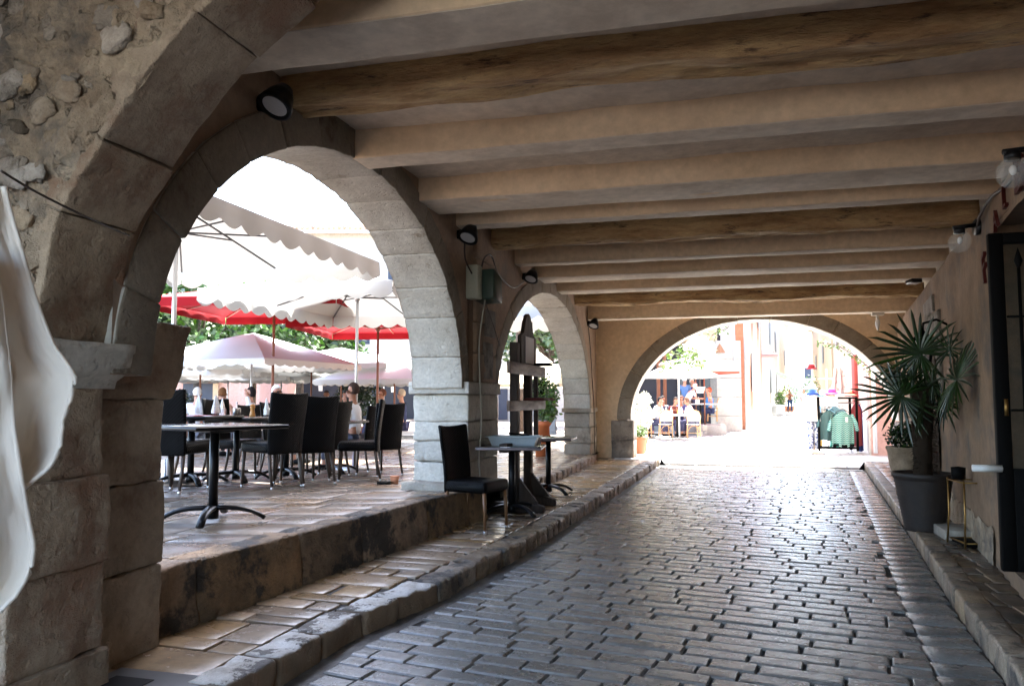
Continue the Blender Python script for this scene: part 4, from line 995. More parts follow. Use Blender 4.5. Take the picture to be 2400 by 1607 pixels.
# brass rack
t = thing('brass_stand', 'slim brass umbrella stand on four thin legs by the wall', 'stand', (2.24, 8.25, SWZ), R(8), sc=1)
for sx in (-.12, .12):
    for sy in (-.17, .17):
        m = MB(); m.tube([(sx * 1.15, sy * 1.1, 0), (sx, sy, .3), (sx, sy, .62)], .009, 6); m.build('leg', BRASS, t)
for z in (.6, .05):
    m = MB(); m.tube([(-.12, -.17, z), (.12, -.17, z), (.12, .17, z), (-.12, .17, z), (-.12, -.17, z)], .008, 6); m.build('ring_frame', BRASS, t)
m = MB(); m.rbox((-.11, -.16, .015), (.11, .16, .05), .005, (1, 1, 1), 0); m.build('drip_tray', BLKM, t)
bb = MB(); bb.lathe([(0, 0), (.06, 0), (.065, .11), (0, .12)], 14)
tag(bb.build('ashtray', BLKM, None, loc=(2.18, 8.36, SWZ + .61)), 'small black pot on top of the brass stand', 'pot')
dbk = MB(); dbk.rbox((0, 0, 0), (.3, .5, .10), .01, (2, 2, 1), .004, 5, 3); dbk.v = [(x + 2.08, y + 8.5, z + SWZ) for x, y, z in dbk.v]
tag(dbk.build('doorstep_block', LIME), 'low pale stone block between the palm pot and the brass stand', 'block')

# ------------------------------------------------------------------ plants
LV = random.Random(11)
def leaves(m, c, rad, n, size, r=LV, flat=1.0, shell=.35):
    for _ in range(n):
        while True:
            p = Vector((r.uniform(-1, 1), r.uniform(-1, 1), r.uniform(-1, 1)))
            if shell * .3 < p.length < 1: break
        p = Vector((c[0] + p.x * rad[0], c[1] + p.y * rad[1], c[2] + p.z * rad[2]))
        a = Vector((r.gauss(0, 1), r.gauss(0, 1), r.gauss(0, .6) - .2)).normalized(); b = a.cross(Vector((r.gauss(0, 1), r.gauss(0, 1), r.gauss(0, 1)))).normalized()
        s_ = size * r.uniform(.6, 1.3)
        m.add([p, p + a * s_ * .5 + b * s_ * .28, p + a * s_, p + a * s_ * .5 - b * s_ * .28], [(0, 1, 2, 3)])
def fan(t, c, dirv, pet0, rad, nb, seed):
    r = random.Random(seed); c = Vector(c); d = Vector(dirv).normalized()
    m = MB(); mid = (Vector(pet0) + c) / 2 + Vector((0, 0, .06)); m.tube([pet0, mid, c], [.013, .010, .008], 6); pt = m.build('leaf_stalk', LEAFD, t)
    side = d.cross(Vector((0, 0, 1))); side = side.normalized() if side.length > .1 else Vector((1, 0, 0)); up = side.cross(d).normalized()
    tw = math.pi / 2 + r.uniform(-.4, .4); s2 = side * math.cos(tw) + up * math.sin(tw)
    m = MB()
    for i in range(nb):
        a = R(-158 + 316 * i / (nb - 1)) + r.uniform(-.03, .03)
        v = (d * math.cos(a) + s2 * math.sin(a)).normalized(); nrm = d.cross(s2).normalized(); w = nrm.cross(v)
        L = rad * (1 - .22 * abs(a) / math.pi) * r.uniform(.88, 1.06); wd = .017 * rad / .5
        fold = nrm * .012; dr = Vector((0, 0, -.10 * L * r.uniform(.3, 1.5)))
        p0 = c; p1 = c + v * L * .38; p2 = c + v * L * .8 + dr * .4; p3 = c + v * L + dr
        k = len(m.v)
        m.v += [tuple(q) for q in (p0 - w * .004, p0 + w * .004, p1 - w * wd + fold, p1, p1 + w * wd + fold, p2 - w * wd * .7 + fold, p2, p2 + w * wd * .7 + fold, p3)]
        m.f += [(k, k + 3, k + 2), (k, k + 1, k + 3), (k + 1, k + 4, k + 3), (k + 2, k + 3, k + 6, k + 5), (k + 3, k + 4, k + 7, k + 6), (k + 5, k + 6, k + 8), (k + 6, k + 7, k + 8)]
    m.build('fan_leaf', LEAFD, pt, smooth=False)
PX, PY = 2.04, 9.12
t = thing('potted_palm', 'fan palm with hairy dark trunk in a ribbed brown pot', 'palm', sc=1)
m = MB(); prof = [(0, 0), (.19, 0)]
for i in range(15): q = i / 14; prof += [(.19 + .085 * q, .02 + .5 * q), (.198 + .085 * q, .035 + .5 * q)]
prof += [(.30, .56), (.305, .60), (.27, .60), (.255, .55), (0, .55)]
m.lathe(prof, 36, (PX, PY, SWZ)); pot = m.build('pot', mat('brown_pot', (.020, .012, .009), (.012, .008, .007), 6, .6, .3, 30), t)
m = MB(); m.lathe([(0, .575), (.255, .565)], 24, (PX, PY, SWZ)); m.build('soil', JOINT, pot)
m = MB(); m.grid(lambda u, v: ((lambda a, r_: (PX + r_ * math.cos(a) + .03 * v, PY + r_ * math.sin(a), SWZ + .55 + .95 * v))(u * 2 * math.pi, .085 + .022 * FBM(u * 6, v * 12, 2, 3) + .02 * v)), 26, 30)
for i in range(700):
    a = LV.uniform(0, 6.283); z = SWZ + .6 + .95 * LV.random(); r_ = .09 + .02 * LV.random(); L = LV.uniform(.02, .06)
    p = Vector((PX + .03 + r_ * math.cos(a), PY + r_ * math.sin(a), z)); q = p + Vector((math.cos(a) * L, math.sin(a) * L, -L * LV.uniform(-.3, 1)))
    m.add([p, q, p + Vector((0, 0, .008))], [(0, 1, 2)])
m.build('trunk', plain('palm_fibre', (.022, .015, .01), .9, spec=.1), t)
top = (PX + .06, PY, 1.62)
for i, (c, d, rad) in enumerate((((2.03, 9.0, 1.98), (-.75, -.05, .35), .56), ((1.83, 8.95, 1.53), (-.95, -.1, -.05), .52), ((2.13, 8.1, 1.68), (.12, -1, .15), .50), ((2.24, 8.7, 2.0), (.12, -.4, 1), .34),
        ((2.3, 9.25, 1.45), (.8, .2, -.3), .40), ((1.9, 9.4, 1.75), (-.7, .4, .2), .38), ((2.0, 8.85, 1.38), (-.4, -.7, -.45), .33), ((2.2, 8.85, 1.5), (.35, -.8, -.35), .33), ((2.1, 9.5, 1.9), (.1, .7, .6), .4), ((1.95, 9.0, 1.72), (-.8, -.2, .1), .30), ((2.12, 8.9, 1.65), (.1, -.7, .3), .28))):
    fan(t, c, d, top, rad * (1 if i < 3 else .85), 25 if i < 3 else 15, i)
t = thing('urn_planter', 'weathered stone urn with dense low shrub behind the palm', 'planter', (2.56, 12.35, SWZ), 0, sc=1)
m = MB(); m.lathe([(0, 0), (.15, 0), (.15, .05), (.09, .09), (.075, .16), (.10, .2), (.15, .24), (.2, .32), (.235, .46), (.25, .62), (.27, .66), (.27, .69), (.235, .69), (.22, .6), (0, .6)], 30); m.build('urn', mat('urn_stone', (.34, .25, .17), (.2, .14, .09), 5, .85, .5, 30), t)
m = MB(); leaves(m, (0, 0, .84), (.27, .27, .2), 900, .06); m.build('foliage', LEAFD, t, smooth=False)
bk = MB(); bk.lathe([(0, 0), (.13, 0), (.15, .3), (.17, .34), (.14, .34), (0, .3)], 20); tag(bk.build('clay_pot', TERRA, None, loc=(2.5, 11.3, SWZ)), 'plain clay pot between the urn and the palm', 'pot')
# flower pots by the far arch
def potplant(nm, lab, cat, loc, r0, r1, h, potm, lf, crown, n, ls, grp=None):
    t = thing(nm, lab, cat, loc, 0, grp, sc=1)
    m = MB(); m.lathe([(0, 0), (r0, 0), (r1, h * .86), (r1 * 1.08, h * .87), (r1 * 1.08, h), (r1 * .95, h), (r1 * .9, h * .9), (0, h * .9)], 24); m.build('pot', potm, t)
    m = MB()
    for c, rad, k in crown: leaves(m, c, rad, int(n * k), ls)
    m.build('foliage', lf, t, smooth=False)
    m = MB(); m.tube([(0, 0, h * .8), (.01, 0, max(c[2] for c, _, _ in crown))], [.014, .008], 6); m.build('stem', BARK, t); return t
potplant('potted_plant', 'terracotta pot with low green herbs at the left foot of the wide arch', 'plant', (-2.0, 19.75, .13), .13, .18, .42, TERRA, LEAFL, [((0, 0, .56), (.2, .2, .17), 1)], 800, .05, 'pots by the wide arch')
potplant('potted_plant', 'pale flowering shrub in a pot just inside the left edge of the wide arch', 'plant', (-2.05, 20.7, .1), .13, .18, .42, TERRA, FLOW, [((.05, 0, .95), (.3, .25, .35), 1), ((.1, 0, 1.35), (.2, .2, .25), .5)], 900, .06, 'pots by the wide arch')
t = potplant('potted_plant', 'bright green shrub in a tall orange planter beyond the second arch', 'plant', (-3.75, 16.6, .27), .16, .17, .75, plain('orange_clay', (.50, .13, .04), .6), LEAFL, [((0, 0, 1.35), (.36, .36, .42), 1), ((.1, 0, .95), (.26, .26, .2), .4)], 1300, .085)
# trees in the square
def tree(lab, loc, h, cr, n, ls, mt=LEAF, seed=0, nm='plane_tree'):
    r = random.Random(seed); t = thing(nm, lab, 'tree', loc, 0, 'trees in the square', sc=1)
    m = MB(); m.tube([(0, 0, -.05), (.05, .02, h * .3), (0, .1, h * .55), (.1, 0, h * .8)], [.2, .16, .11, .05], 10)
    m.build('trunk', BARK, t)
    m = MB()
    for k in range(8):
        a = k * .785 + r.random(); e = (cr * .75 * math.cos(a), cr * .75 * math.sin(a), h * r.uniform(.6, .95)); m.tube([(0, .05, h * r.uniform(.35, .6)), (e[0] * .5, e[1] * .5, h * .66), e], [.09, .05, .02], 6)
    m.build('limb', BARK, t)
    m = MB()
    for k in range(26):
        a = r.uniform(0, 6.283); q = r.random() ** .5 * cr; z = h * r.uniform(.5, 1.0); q *= math.sqrt(max(.1, 1 - ((z / h - .72) / .36) ** 2))
        leaves(m, (q * math.cos(a), q * math.sin(a), z), (cr * .32, cr * .32, h * .10), n // 26, ls, r)
    m.build('crown', mt, t, smooth=False); return t
for i, (px, d, h, cr, lab) in enumerate(((460, 30, 5.6, 3.0, 'leafy tree behind the parasols at the left arch edge'), (590, 33, 6.0, 3.0, 'leafy tree above the pointed white parasol'), (700, 31, 5.2, 2.4, 'smaller tree with bare forked limbs above the low parasols'), (1215, 30, 9.0, 3.2, 'tall tree seen through the top of the second arch'), (1290, 36, 7, 3, 'tree right of the beige parasol'))):
    x, y = cw(px, d); tree(lab, (x, y, .25), h, cr, 4200, .34, LEAFL if i % 2 else LEAF, i)
x, y = cw(840, 24); potplant('potted_shrub', 'large dark green shrub behind the bearded man', 'shrub', (x, y, .27), .25, .3, .4, TERRA, LEAFD, [((0, 0, 1.2), (.75, .6, .75), 1)], 1600, .13)
x, y = cw(735, 26); potplant('potted_shrub', 'low leafy planter before the dark arch of the square', 'shrub', (x, y, .27), .3, .3, .5, TERRA, LEAFL, [((0, 0, .8), (1.2, .5, .3), 1)], 1200, .12)
x, y = cw(425, 28); potplant('potted_shrub', 'round dark bush at the left, by the man with white hair', 'shrub', (x, y, .27), .25, .25, .4, TERRA, LEAFD, [((0, 0, 1.2), (.4, .4, .4), 1)], 700, .1)
# hanging vines beyond the wide arch
def vine(lab, pts, n, mt=LEAFL, sp=.22, ls=.10):
    m = MB(); m.tube(pts, .01, 5)
    t = thing('hanging_vine', lab, 'vine', sc=1, group='vines around the wide arch'); m.build('vine_stem', BARK, t)
    m = MB()
    for i in range(n):
        k = LV.random() * (len(pts) - 1.001); a = Vector(pts[int(k)]); b = Vector(pts[int(k) + 1]); p = a + (b - a) * (k % 1)
        leaves(m, p, (sp, sp * .6, sp), 1, ls)
    m.build('foliage', mt, t, smooth=False)
YV = 20.6
def vp(zx, zy, d=21.5):
    px, py = 1400 + zx * .2989, 700 + zy * .2989; x, y = cw(px, d); return (x, y, zh(py, d))
vine('vine hanging across the upper left of the wide arch', [vp(1060, 140), vp(1030, 230), vp(960, 250), vp(900, 290)], 70, sp=.16)
vine('thick vine with pale leaves left of the wide arch above the parasol', [vp(560, 420), vp(640, 440), vp(720, 480), vp(820, 490)], 260, sp=.34, ls=.12)
vine('thin vine crossing the white parasol under the arch', [vp(480, 560), vp(560, 520), vp(640, 510)], 60, sp=.14)
vine('vine trailing down the right curve of the wide arch', [vp(1740, 340, 20.5), vp(1880, 360, 20.5), vp(2000, 430, 20.5), vp(2120, 530, 20.5), vp(2200, 640, 20.5)], 150, sp=.13)
x, y = cw(1640, 25.5); potplant('flowering_bush', 'round pale flowering bush growing over the cafe canopy', 'bush', (x, y, 1.7), .1, .15, .2, WHT, FLOW, [((0, 0, zh(830, 25.5) - 1.7), (.55, .5, .62), 1)], 1600, .10)

# ------------------------------------------------------------------ people
def skin(name, vs, es, rs_, mt, parent, lv=1):
    me = bpy.data.meshes.new(name); me.from_pydata([tuple(v) for v in vs], es, []); me.materials.append(mt)
    o = bpy.data.objects.new(name, me); COL.objects.link(o); o.parent = parent
    a = o.modifiers.new('skin', 'SKIN'); a.use_smooth_shade = True
    if not me.skin_vertices:          # the layer of joint radii is made through bmesh
        bm_ = bmesh.new(); bm_.from_mesh(me); bm_.verts.layers.skin.verify(); bm_.to_mesh(me); bm_.free()
    for i, r_ in enumerate(rs_):
        sv = me.skin_vertices[0].data[i]; sv.radius = (r_, r_) if not isinstance(r_, tuple) else r_; sv.use_root = (i == 0)
    b = o.modifiers.new('sub', 'SUBSURF'); b.levels = lv; b.render_levels = lv
    return o
CL = {}
def cloth_mat(c):
    k = tuple(c)
    if k not in CL: CL[k] = plain('cloth_%d' % len(CL), c, .85, spec=.2)
    return CL[k]
def person(label, loc, rz, pose='stand', shirt=(.2, .3, .6), trousers=(.05, .06, .1), skinm=SKIN, hair=(.6, .58, .55), hairlen=0, group=None, sc=U, lean=0.0, arm=('down', 'down'), turn=0, glasses=False, sleeves=.5, beard=None, s=1.0):
    """faces +X, feet on z=0; joints in metres"""
    t = thing('person', label, 'person', loc, rz, group, sc * s)
    sit = pose == 'sit'
    hip = .50 if sit else .93
    dz = 0
    sh = hip + .525; nk = hip + .56; hd = hip + .765
    L = lean
    def lx(z): return (z - hip) * math.sin(L)
    def lz(z): return hip + (z - hip) * math.cos(L)
    def tz(x, y, z): return (x + lx(z), y, lz(z))
    V, E_, Rr = [], [], []
    def add(p, r_, par=None):
        V.append(p); Rr.append(r_)
        if par is not None: E_.append((par, len(V) - 1))
        return len(V) - 1
    pel = add((0, 0, hip + .02), (.145, .11)); bel = add(tz(0, 0, hip + .2), (.13, .105), pel); che = add(tz(0, 0, hip + .42), (.155, .115), bel)
    n0 = add(tz(0, 0, nk), .06, che); n1 = add(tz(.01, 0, nk + .05), .055, n0)
    cz, sz_ = math.cos(turn), math.sin(turn)
    def hp(x, y, z): q = tz(0, 0, z); return (q[0] + .02 + x * cz - y * sz_, x * sz_ + y * cz, q[2])
    h1 = add(hp(.015, 0, hd - .10), (.068, .072), n1); h2 = add(hp(.0, 0, hd + .01), (.078, .088), h1); h3 = add(hp(-.01, 0, hd + .09), (.055, .06), h2)
    add(hp(.098, 0, hd - .03), .014, h1)   # nose
    for sy in (1, -1): add(hp(-.005, sy * .083, hd - .02), .013, h2)   # ears
    legs = {}
    for sy in (1, -1):
        h_ = add((0, sy * .09, hip - .02), .085, pel)
        if sit:
            k_ = add((.40, sy * .11, hip + .0), .06, h_); a_ = add((.43, sy * .11, .09), .04, k_)
        elif pose == 'walk':
            k_ = add((.12 * sy + .03, sy * .09, .50), .056, h_); a_ = add((.20 * sy - .05, sy * .085, .09), .04, k_)
        else:
            k_ = add((.02, sy * .10, .50), .058, h_); a_ = add((0, sy * .10, .09), .04, k_)
        ax = V[a_][0]; add((ax + .15, sy * .10, .03), .033, add((ax + .01, sy * .10, .04), .038, a_)); legs[sy] = (h_, k_, a_)
    hands = {}
    for sy, am in ((1, arm[0]), (-1, arm[1])):
        s0 = add(tz(0, sy * .175, sh - .03), .055, che)
        q = V[s0]
        if am == 'down': el = (q[0] - .02, q[1] + sy * .05, q[2] - .28); wr_ = (q[0] + .05, q[1] + sy * .04, q[2] - .52)
        elif am == 'table': el = (q[0] + .10, q[1] + sy * .06, q[2] - .26); wr_ = (q[0] + .34, q[1] - sy * .03, q[2] - .26)
        elif am == 'face': el = (q[0] + .20, q[1] + sy * .06, q[2] - .16); wr_ = (q[0] + .18, q[1] - sy * .07, q[2] + .10)
        elif am == 'up': el = (q[0] + .10, q[1] + sy * .20, q[2] - .02); wr_ = (q[0] + .14, q[1] + sy * .10, q[2] + .22)
        elif am == 'chest': el = (q[0] + .02, q[1] + sy * .10, q[2] - .24); wr_ = (q[0] + .20, q[1] - sy * .10, q[2] - .12)
        e_ = add(el, .04, s0); w_ = add(wr_, .026, e_)
        d = (Vector(wr_) - Vector(el)).normalized(); side = d.cross(Vector((0, 1, 0.01))).normalized()
        pm = add(tuple(Vector(wr_) + d * .06), (.034, .02), w_)
        for k, off in enumerate((-.024, -.008, .008, .024)):
            b0 = Vector(wr_) + d * .09 + side * off; f1 = add(tuple(b0), .010, pm); add(tuple(b0 + d * (.05 + .008 * (k in (1, 2))) + Vector((0, 0, -.012))), .008, f1)
        add(tuple(Vector(wr_) + d * .05 + side * -.05), .010, w_)
        hands[sy] = (s0, e_, w_)
    skin('body', V, E_, Rr, skinm, t)
    # shirt
    v = []; e = []; r_ = []
    def ad(p, rr_, par=None):
        v.append(p); r_.append(rr_)
        if par is not None: e.append((par, len(v) - 1))
        return len(v) - 1
    a = ad(V[pel], (.165, .13)); b = ad(V[bel], (.158, .13), a); c = ad(V[che], (.18, .138), b); ad(tz(0, 0, nk - .02), .08, c)
    if sleeves > 0:
        for sy in (1, -1):
            s0, e_, w_ = hands[sy]; k = ad(V[s0], .075, c); p = Vector(V[s0]).lerp(Vector(V[e_]), min(1, sleeves * 1.4)); k = ad(tuple(p), .060, k)
            if sleeves > .8: ad(tuple(Vector(V[e_]).lerp(Vector(V[w_]), .9)), .04, k)
    skin('shirt', v, e, r_, cloth_mat(shirt), t)
    v.clear(); e.clear(); r_.clear()
    a = ad((0, 0, hip + .03), (.165, .13))
    for sy in (1, -1):
        h_, k_, an = legs[sy]; k = ad(V[h_], .105, a); k = ad(V[k_], .075, k); p = Vector(V[k_]).lerp(Vector(V[an]), .9); ad(tuple(p), .058, k)
    skin('trousers', v, e, r_, cloth_mat(trousers), t)
    for sy in (1, -1):
        an = V[legs[sy][2]]; m = MB(); m.rbox((an[0] - .06, an[1] - .045, 0), (an[0] + .2, an[1] + .045, .075), .03, (2, 1, 1), 0); m.build('shoe', BLKM, t)
    # hair
    m = MB(); c0 = Vector(hp(-.02, 0, hd + .01))
    m.ball((0, 0, 0), .102, 16, 12, (.98, .86, 1.12)); out = []
    for p in m.v:
        q = Vector(p)
        if q.x > .02 and q.z < .055: q.x = .02; q *= .9
        lim = -.045 - hairlen
        if q.z < -.05: q.z = max(q.z * (1 + hairlen * 14), lim * 1.6) if q.x < .03 else -.03
        q += q.normalized() * .006 * N3(q.x * 40, q.y * 40, q.z * 40)
        out.append((c0.x + q.x * cz - q.y * sz_, c0.y + q.x * sz_ + q.y * cz, c0.z + q.z))
    m.v = out; m.build('hair', cloth_mat(hair), t)
    if glasses:
        m = MB()
        for sy in (-1, 1): m.ball(hp(.082, sy * .034, hd - .005), .024, 8, 6, (.5, 1, .8)); m.tube([hp(.08, sy * .058, hd), hp(.0, sy * .088, hd)], .004, 4)
        m.tube([hp(.09, -.03, hd), hp(.09, .03, hd)], .004, 4); m.build('glasses', BLK, t)
    if beard:
        m = MB(); m.ball(hp(.045, 0, hd - .12), .055, 10, 8, (.9, 1, .9)); m.build('beard', cloth_mat(beard), t)
    return t
GPp = 'people seated in the square'
def pp(px, d): x, y = cw(px, d); return (x, y, zT(y))
def facing(deg): return YAW + R(deg)        # 0 = to the right of the picture, 90 = away from the camera
person('man with white hair and glasses in a blue shirt seated beyond the laid tables', pp(648, 15.2), facing(-12), 'sit', (.02, .10, .5), (.1, .1, .12), SKIND, (.75, .74, .73), group=GPp, glasses=True, arm=('table', 'table'), turn=-.5)
person('dark-haired woman in sunglasses raising a hand to her head', pp(590, 17.5), facing(-150), 'sit', (.7, .7, .68), (.1, .1, .12), SKIN, (.02, .015, .015), group=GPp, glasses=True, arm=('up', 'table'), hairlen=.02, turn=-.3, sleeves=.9)
person('woman with tied brown hair in a pale strap top seated far left', pp(523, 18.5), facing(90), 'sit', (.75, .55, .5), (.1, .1, .12), SKIN, (.20, .09, .04), group=GPp, arm=('face', 'table'), sleeves=0)
person('white-haired person seen from behind over the leftmost chair back', pp(464, 18), facing(95), 'sit', (.6, .6, .62), (.1, .1, .12), SKIN, (.75, .73, .7), group=GPp)
person('bearded man in a white shirt seated behind the steel pole', pp(829, 13.6), facing(170), 'sit', (.78, .80, .86), (.05, .05, .07), SKIND, (.05, .03, .025), group=GPp, beard=(.03, .02, .02), arm=('table', 'face'), turn=.2, sleeves=.9)
person('small distant person with dark hair before the dark arch', pp(766, 25), facing(-80), 'sit', (.7, .7, .7), (.1, .1, .12), SKIND, (.03, .02, .02), group=GPp)
person('diner in dark clothes far right under the small bright parasol', pp(942, 21), facing(170), 'sit', (.03, .04, .09), (.05, .05, .1), SKIN, (.5, .4, .3), group=GPp, arm=('table', 'table'))
person('seated diner with brown hair beside the grey shrub', pp(897, 20.5), facing(-160), 'sit', (.10, .07, .05), (.05, .05, .1), SKIND, (.12, .05, .03), group=GPp)

# ------------------------------------------------------------------ the corner cafe beyond the wide arch
def make_cafe_chair(label, loc, rz, group):
    t = thing('rattan_chair', label, 'chair', loc, rz, group)
    RT = bpy.data.materials.get('rattan') or plain('rattan', (.62, .36, .17), .5); WV = bpy.data.materials.get('white_weave') or plain('white_weave', (.72, .70, .66), .6)
    m = MB(); m.lathe([(0, .44), (.2, .44), (.215, .455), (.2, .47), (0, .465)], 20, (.02, 0, 0)); m.build('seat', WV, t)
    m = MB(); m.grid(lambda u, v: (-.17 - .05 * v - .04 * math.sin(math.pi * u), (u - .5) * .40 * (1 - .0 * v) * (.72 + .28 * math.sin(math.pi * min(1, v * .75 + .2))), .55 + .34 * v * (.82 + .18 * math.sin(math.pi * u))), 12, 10)
    o = m.build('backrest', WV, t); o.modifiers.new('s', 'SOLIDIFY').thickness = .015
    m = MB(); m.tube([(-.17, -.20, .0), (-.17, -.2, .5), (-.2, -.21, .74), (-.235, -.15, .87), (-.25, 0, .92), (-.235, .15, .87), (-.2, .21, .74), (-.17, .2, .5), (-.17, .2, 0)], .016, 8); m.build('back_frame', RT, t)
    for sy in (1, -1):
        m = MB(); m.tube([(.17, sy * .15, .45), (.19, sy * .18, 0)], .015, 8); m.build('leg', RT, t)
        m = MB(); m.tube([(-.17, sy * .2, .28), (0, sy * .19, .40), (.17, sy * .15, .28)], .010, 6); m.tube([(-.17, sy * .2, .2), (.18, sy * .16, .2)], .010, 6); m.build('stretcher', RT, t)
    m = MB(); m.tube([(-.17, -.2, .24), (-.17, -.1, .38), (-.17, 0, .42), (-.17, .1, .38), (-.17, .2, .24)], .010, 6); m.tube([(-.17, -.2, .18), (-.17, .2, .18)], .010, 6); m.build('brace', RT, t)
    return t
GR = 'rattan chairs of the corner cafe'
def cp(px, d, z=.13): x, y = cw(px, d); return (x, y, z)
rc = make_cafe_chair('rattan bistro chair with white back left of the parasol pole', cp(1557, 27.6, .12), facing(92), GR)
dup(rc, cp(1622, 27.6, .12), facing(86), 'rattan bistro chair with white back right of the parasol pole', GR)
dup(rc, cp(1508, 27.9, .12), facing(95), 'rattan bistro chair half hidden by the flowering shrub', GR)
dup(rc, cp(1668, 33.5, .55), facing(170), 'rattan chair on the raised corner under the woman in the blue top', GR)
for i, (px, d, lab) in enumerate(((1585, 28.5, 'white-clothed cafe table between the two rattan chairs'), (1520, 28.8, 'white-clothed cafe table behind the flowering shrub'), (1640, 32.8, 'cafe table with bottles on the raised corner'))):
    z0 = .12 if i < 2 else .5
    if i == 0:
        ct = thing('cafe_table', lab, 'table', cp(px, d, z0), facing(5), 'tables of the corner cafe')
        m = MB(); m.rbox((-.6, -.35, .71), (.6, .35, .75), .01, (1, 1, 1), 0); m.build('tabletop', WHT, ct); m = MB(); m.tube([(0, 0, 0), (0, 0, .72)], .04, 8); m.build('column', BLK, ct); m = MB(); m.lathe([(0, 0), (.25, 0), (.2, .03), (0, .04)], 16); m.build('base', BLK, ct)
    else: dup(ct, cp(px, d, z0), facing(5), lab, 'tables of the corner cafe')
for i, (px, d, z0) in enumerate(((1560, 28.4, .12), (1572, 28.5, .12), (1596, 28.5, .12), (1606, 28.4, .12), (1522, 28.7, .12), (1636, 32.7, .5), (1631, 32.8, .5))):
    m = MB(); m.lathe([(0, 0), (.04, 0), (.042, .14), (.015, .2), (.015, .27), (0, .27)], 12)
    o = m.build('napkin_cone', WHT, None, loc=cp(px, d, z0 + .75 * U), sc=(1.1, 1.1, 1)); tag(o, ('white napkin standing on the cafe table, number of its row from the left: ' + ['first', 'second', 'third', 'fourth'][i]) if i < 4 else ['white napkin standing behind the flowering shrub', 'white bottle-like napkin before the leaning man', 'white napkin beside it on the raised corner table'][i - 4], 'napkin', 'napkins on the cafe tables')
jz = MB(); jz.lathe([(0, 0), (.05, 0), (.055, .16), (0, .16)], 12); tag(jz.build('juice_jug', plain('yellow_juice', (.75, .45, .04), .2), None, loc=cp(1589, 28.3, .12 + .75 * U)), 'yellow juice jug on the cafe table by the parasol pole', 'jug')
GC2 = 'guests of the corner cafe'
person('bald man in a white short-sleeved shirt leaning over the raised cafe table', cp(1606, 31.6, .42), facing(5), 'stand', (.75, .75, .85), (.3, .28, .25), SKIN, (.8, .78, .76), lean=.55, arm=('table', 'table'), group=GC2, s=.93)
person('grey-haired man in a mid blue shirt standing with his back turned', cp(1604, 33.6, .5), facing(80), 'stand', (.10, .20, .42), (.1, .1, .14), SKIN, (.72, .72, .72), group=GC2, turn=-.3)
person('grey-haired man in a navy shirt with a white strap', cp(1621, 34.2, .42), facing(-60), 'stand', (.015, .03, .13), (.05, .05, .1), SKIN, (.6, .55, .5), group=GC2)
person('woman in a blue strap top seated on the raised corner, arm lifted', cp(1662, 33, .5), facing(175), 'sit', (.06, .25, .6), (.03, .04, .1), SKIN, (.35, .08, .04), group=GC2, hairlen=.02, arm=('up', 'table'), sleeves=0)
person('black-haired man in a grey shirt bent over the cafe table on the left', cp(1533, 29.6, .12), facing(-40), 'sit', (.45, .45, .5), (.05, .05, .1), SKIND, (.012, .01, .01), group=GC2, lean=.3, arm=('table', 'face'))
person('dark-haired diner facing us in a dark top, left of the wooden post', cp(1552, 31, .12), facing(-90), 'sit', (.08, .08, .10), (.05, .05, .1), SKIND, (.02, .015, .012), group=GC2, arm=('table', 'table'))
person('diner with dark hair resting the head on one hand by the pole', cp(1573, 29.9, .12), facing(-70), 'sit', (.12, .03, .03), (.05, .05, .1), SKIND, (.03, .015, .01), group=GC2, lean=.35, arm=('face', 'table'))
person('diner in a dark blue top right beside the parasol pole', cp(1594, 30.2, .12), facing(-95), 'sit', (.06, .06, .16), (.05, .05, .1), SKIND, (.10, .04, .03), group=GC2, arm=('table', 'table'))
person('man in a pink shirt with short brown hair leaning in from the right', cp(1626, 29.4, .12), facing(160), 'sit', (.70, .42, .48), (.05, .05, .1), SKIND, (.12, .06, .04), group=GC2, lean=.35, arm=('table', 'table'))
person('diner in red at the very edge of the wide arch', cp(1499, 30, .12), facing(0), 'sit', (.55, .02, .03), (.05, .05, .1), SKIND, (.05, .02, .015), group=GC2)
make_parasol('white square parasol with pale pole over the corner cafe', cp(1590, 28.0, .1), facing(4), 'parasols of the corner cafe', 1.22, 1.0, 2.2, 2.80, CWH, plain('white_pole', (.8, .8, .8), .4), val=.05, scal=False, base=False, polr=.03, ribm=WPOLE)
make_parasol('folded-out brown and white parasol behind the white one', cp(1650, 31.5, .3), facing(15), 'parasols of the corner cafe', 1.0, 1.0, 2.3, 2.75, CDK, WPOLE, val=.1, scal=False, base=False)
make_parasol('beige parasol with dark rim against the white pillar', cp(1630, 33.5, .3), facing(-8), 'parasols of the corner cafe', 1.5, 1.0, 2.75, 3.05, CBEI, WPOLE, val=.12, scal=False, base=False)
BWH = mat('white_render', (.48, .46, .42), (.40, .38, .35), 1.2, .9, .15, 20); BOR = mat('orange_render', (.42, .17, .10), (.36, .14, .08), 1.2, .9, .15, 20); BPK = mat('pink_render', (.48, .30, .26), (.42, .26, .22), 1.2, .9, .15, 20)
BCR = mat('cream_render', (.46, .36, .25), (.40, .31, .21), 1.2, .9, .15, 20); DKB = plain('dark_shop', (.02, .028, .05), .5); SHUT = plain('grey_shutter', (.35, .37, .38), .6); TILE = mat('roof_tile', (.46, .33, .25), (.36, .24, .17), 5, .8, .3, 20, isl=.25)
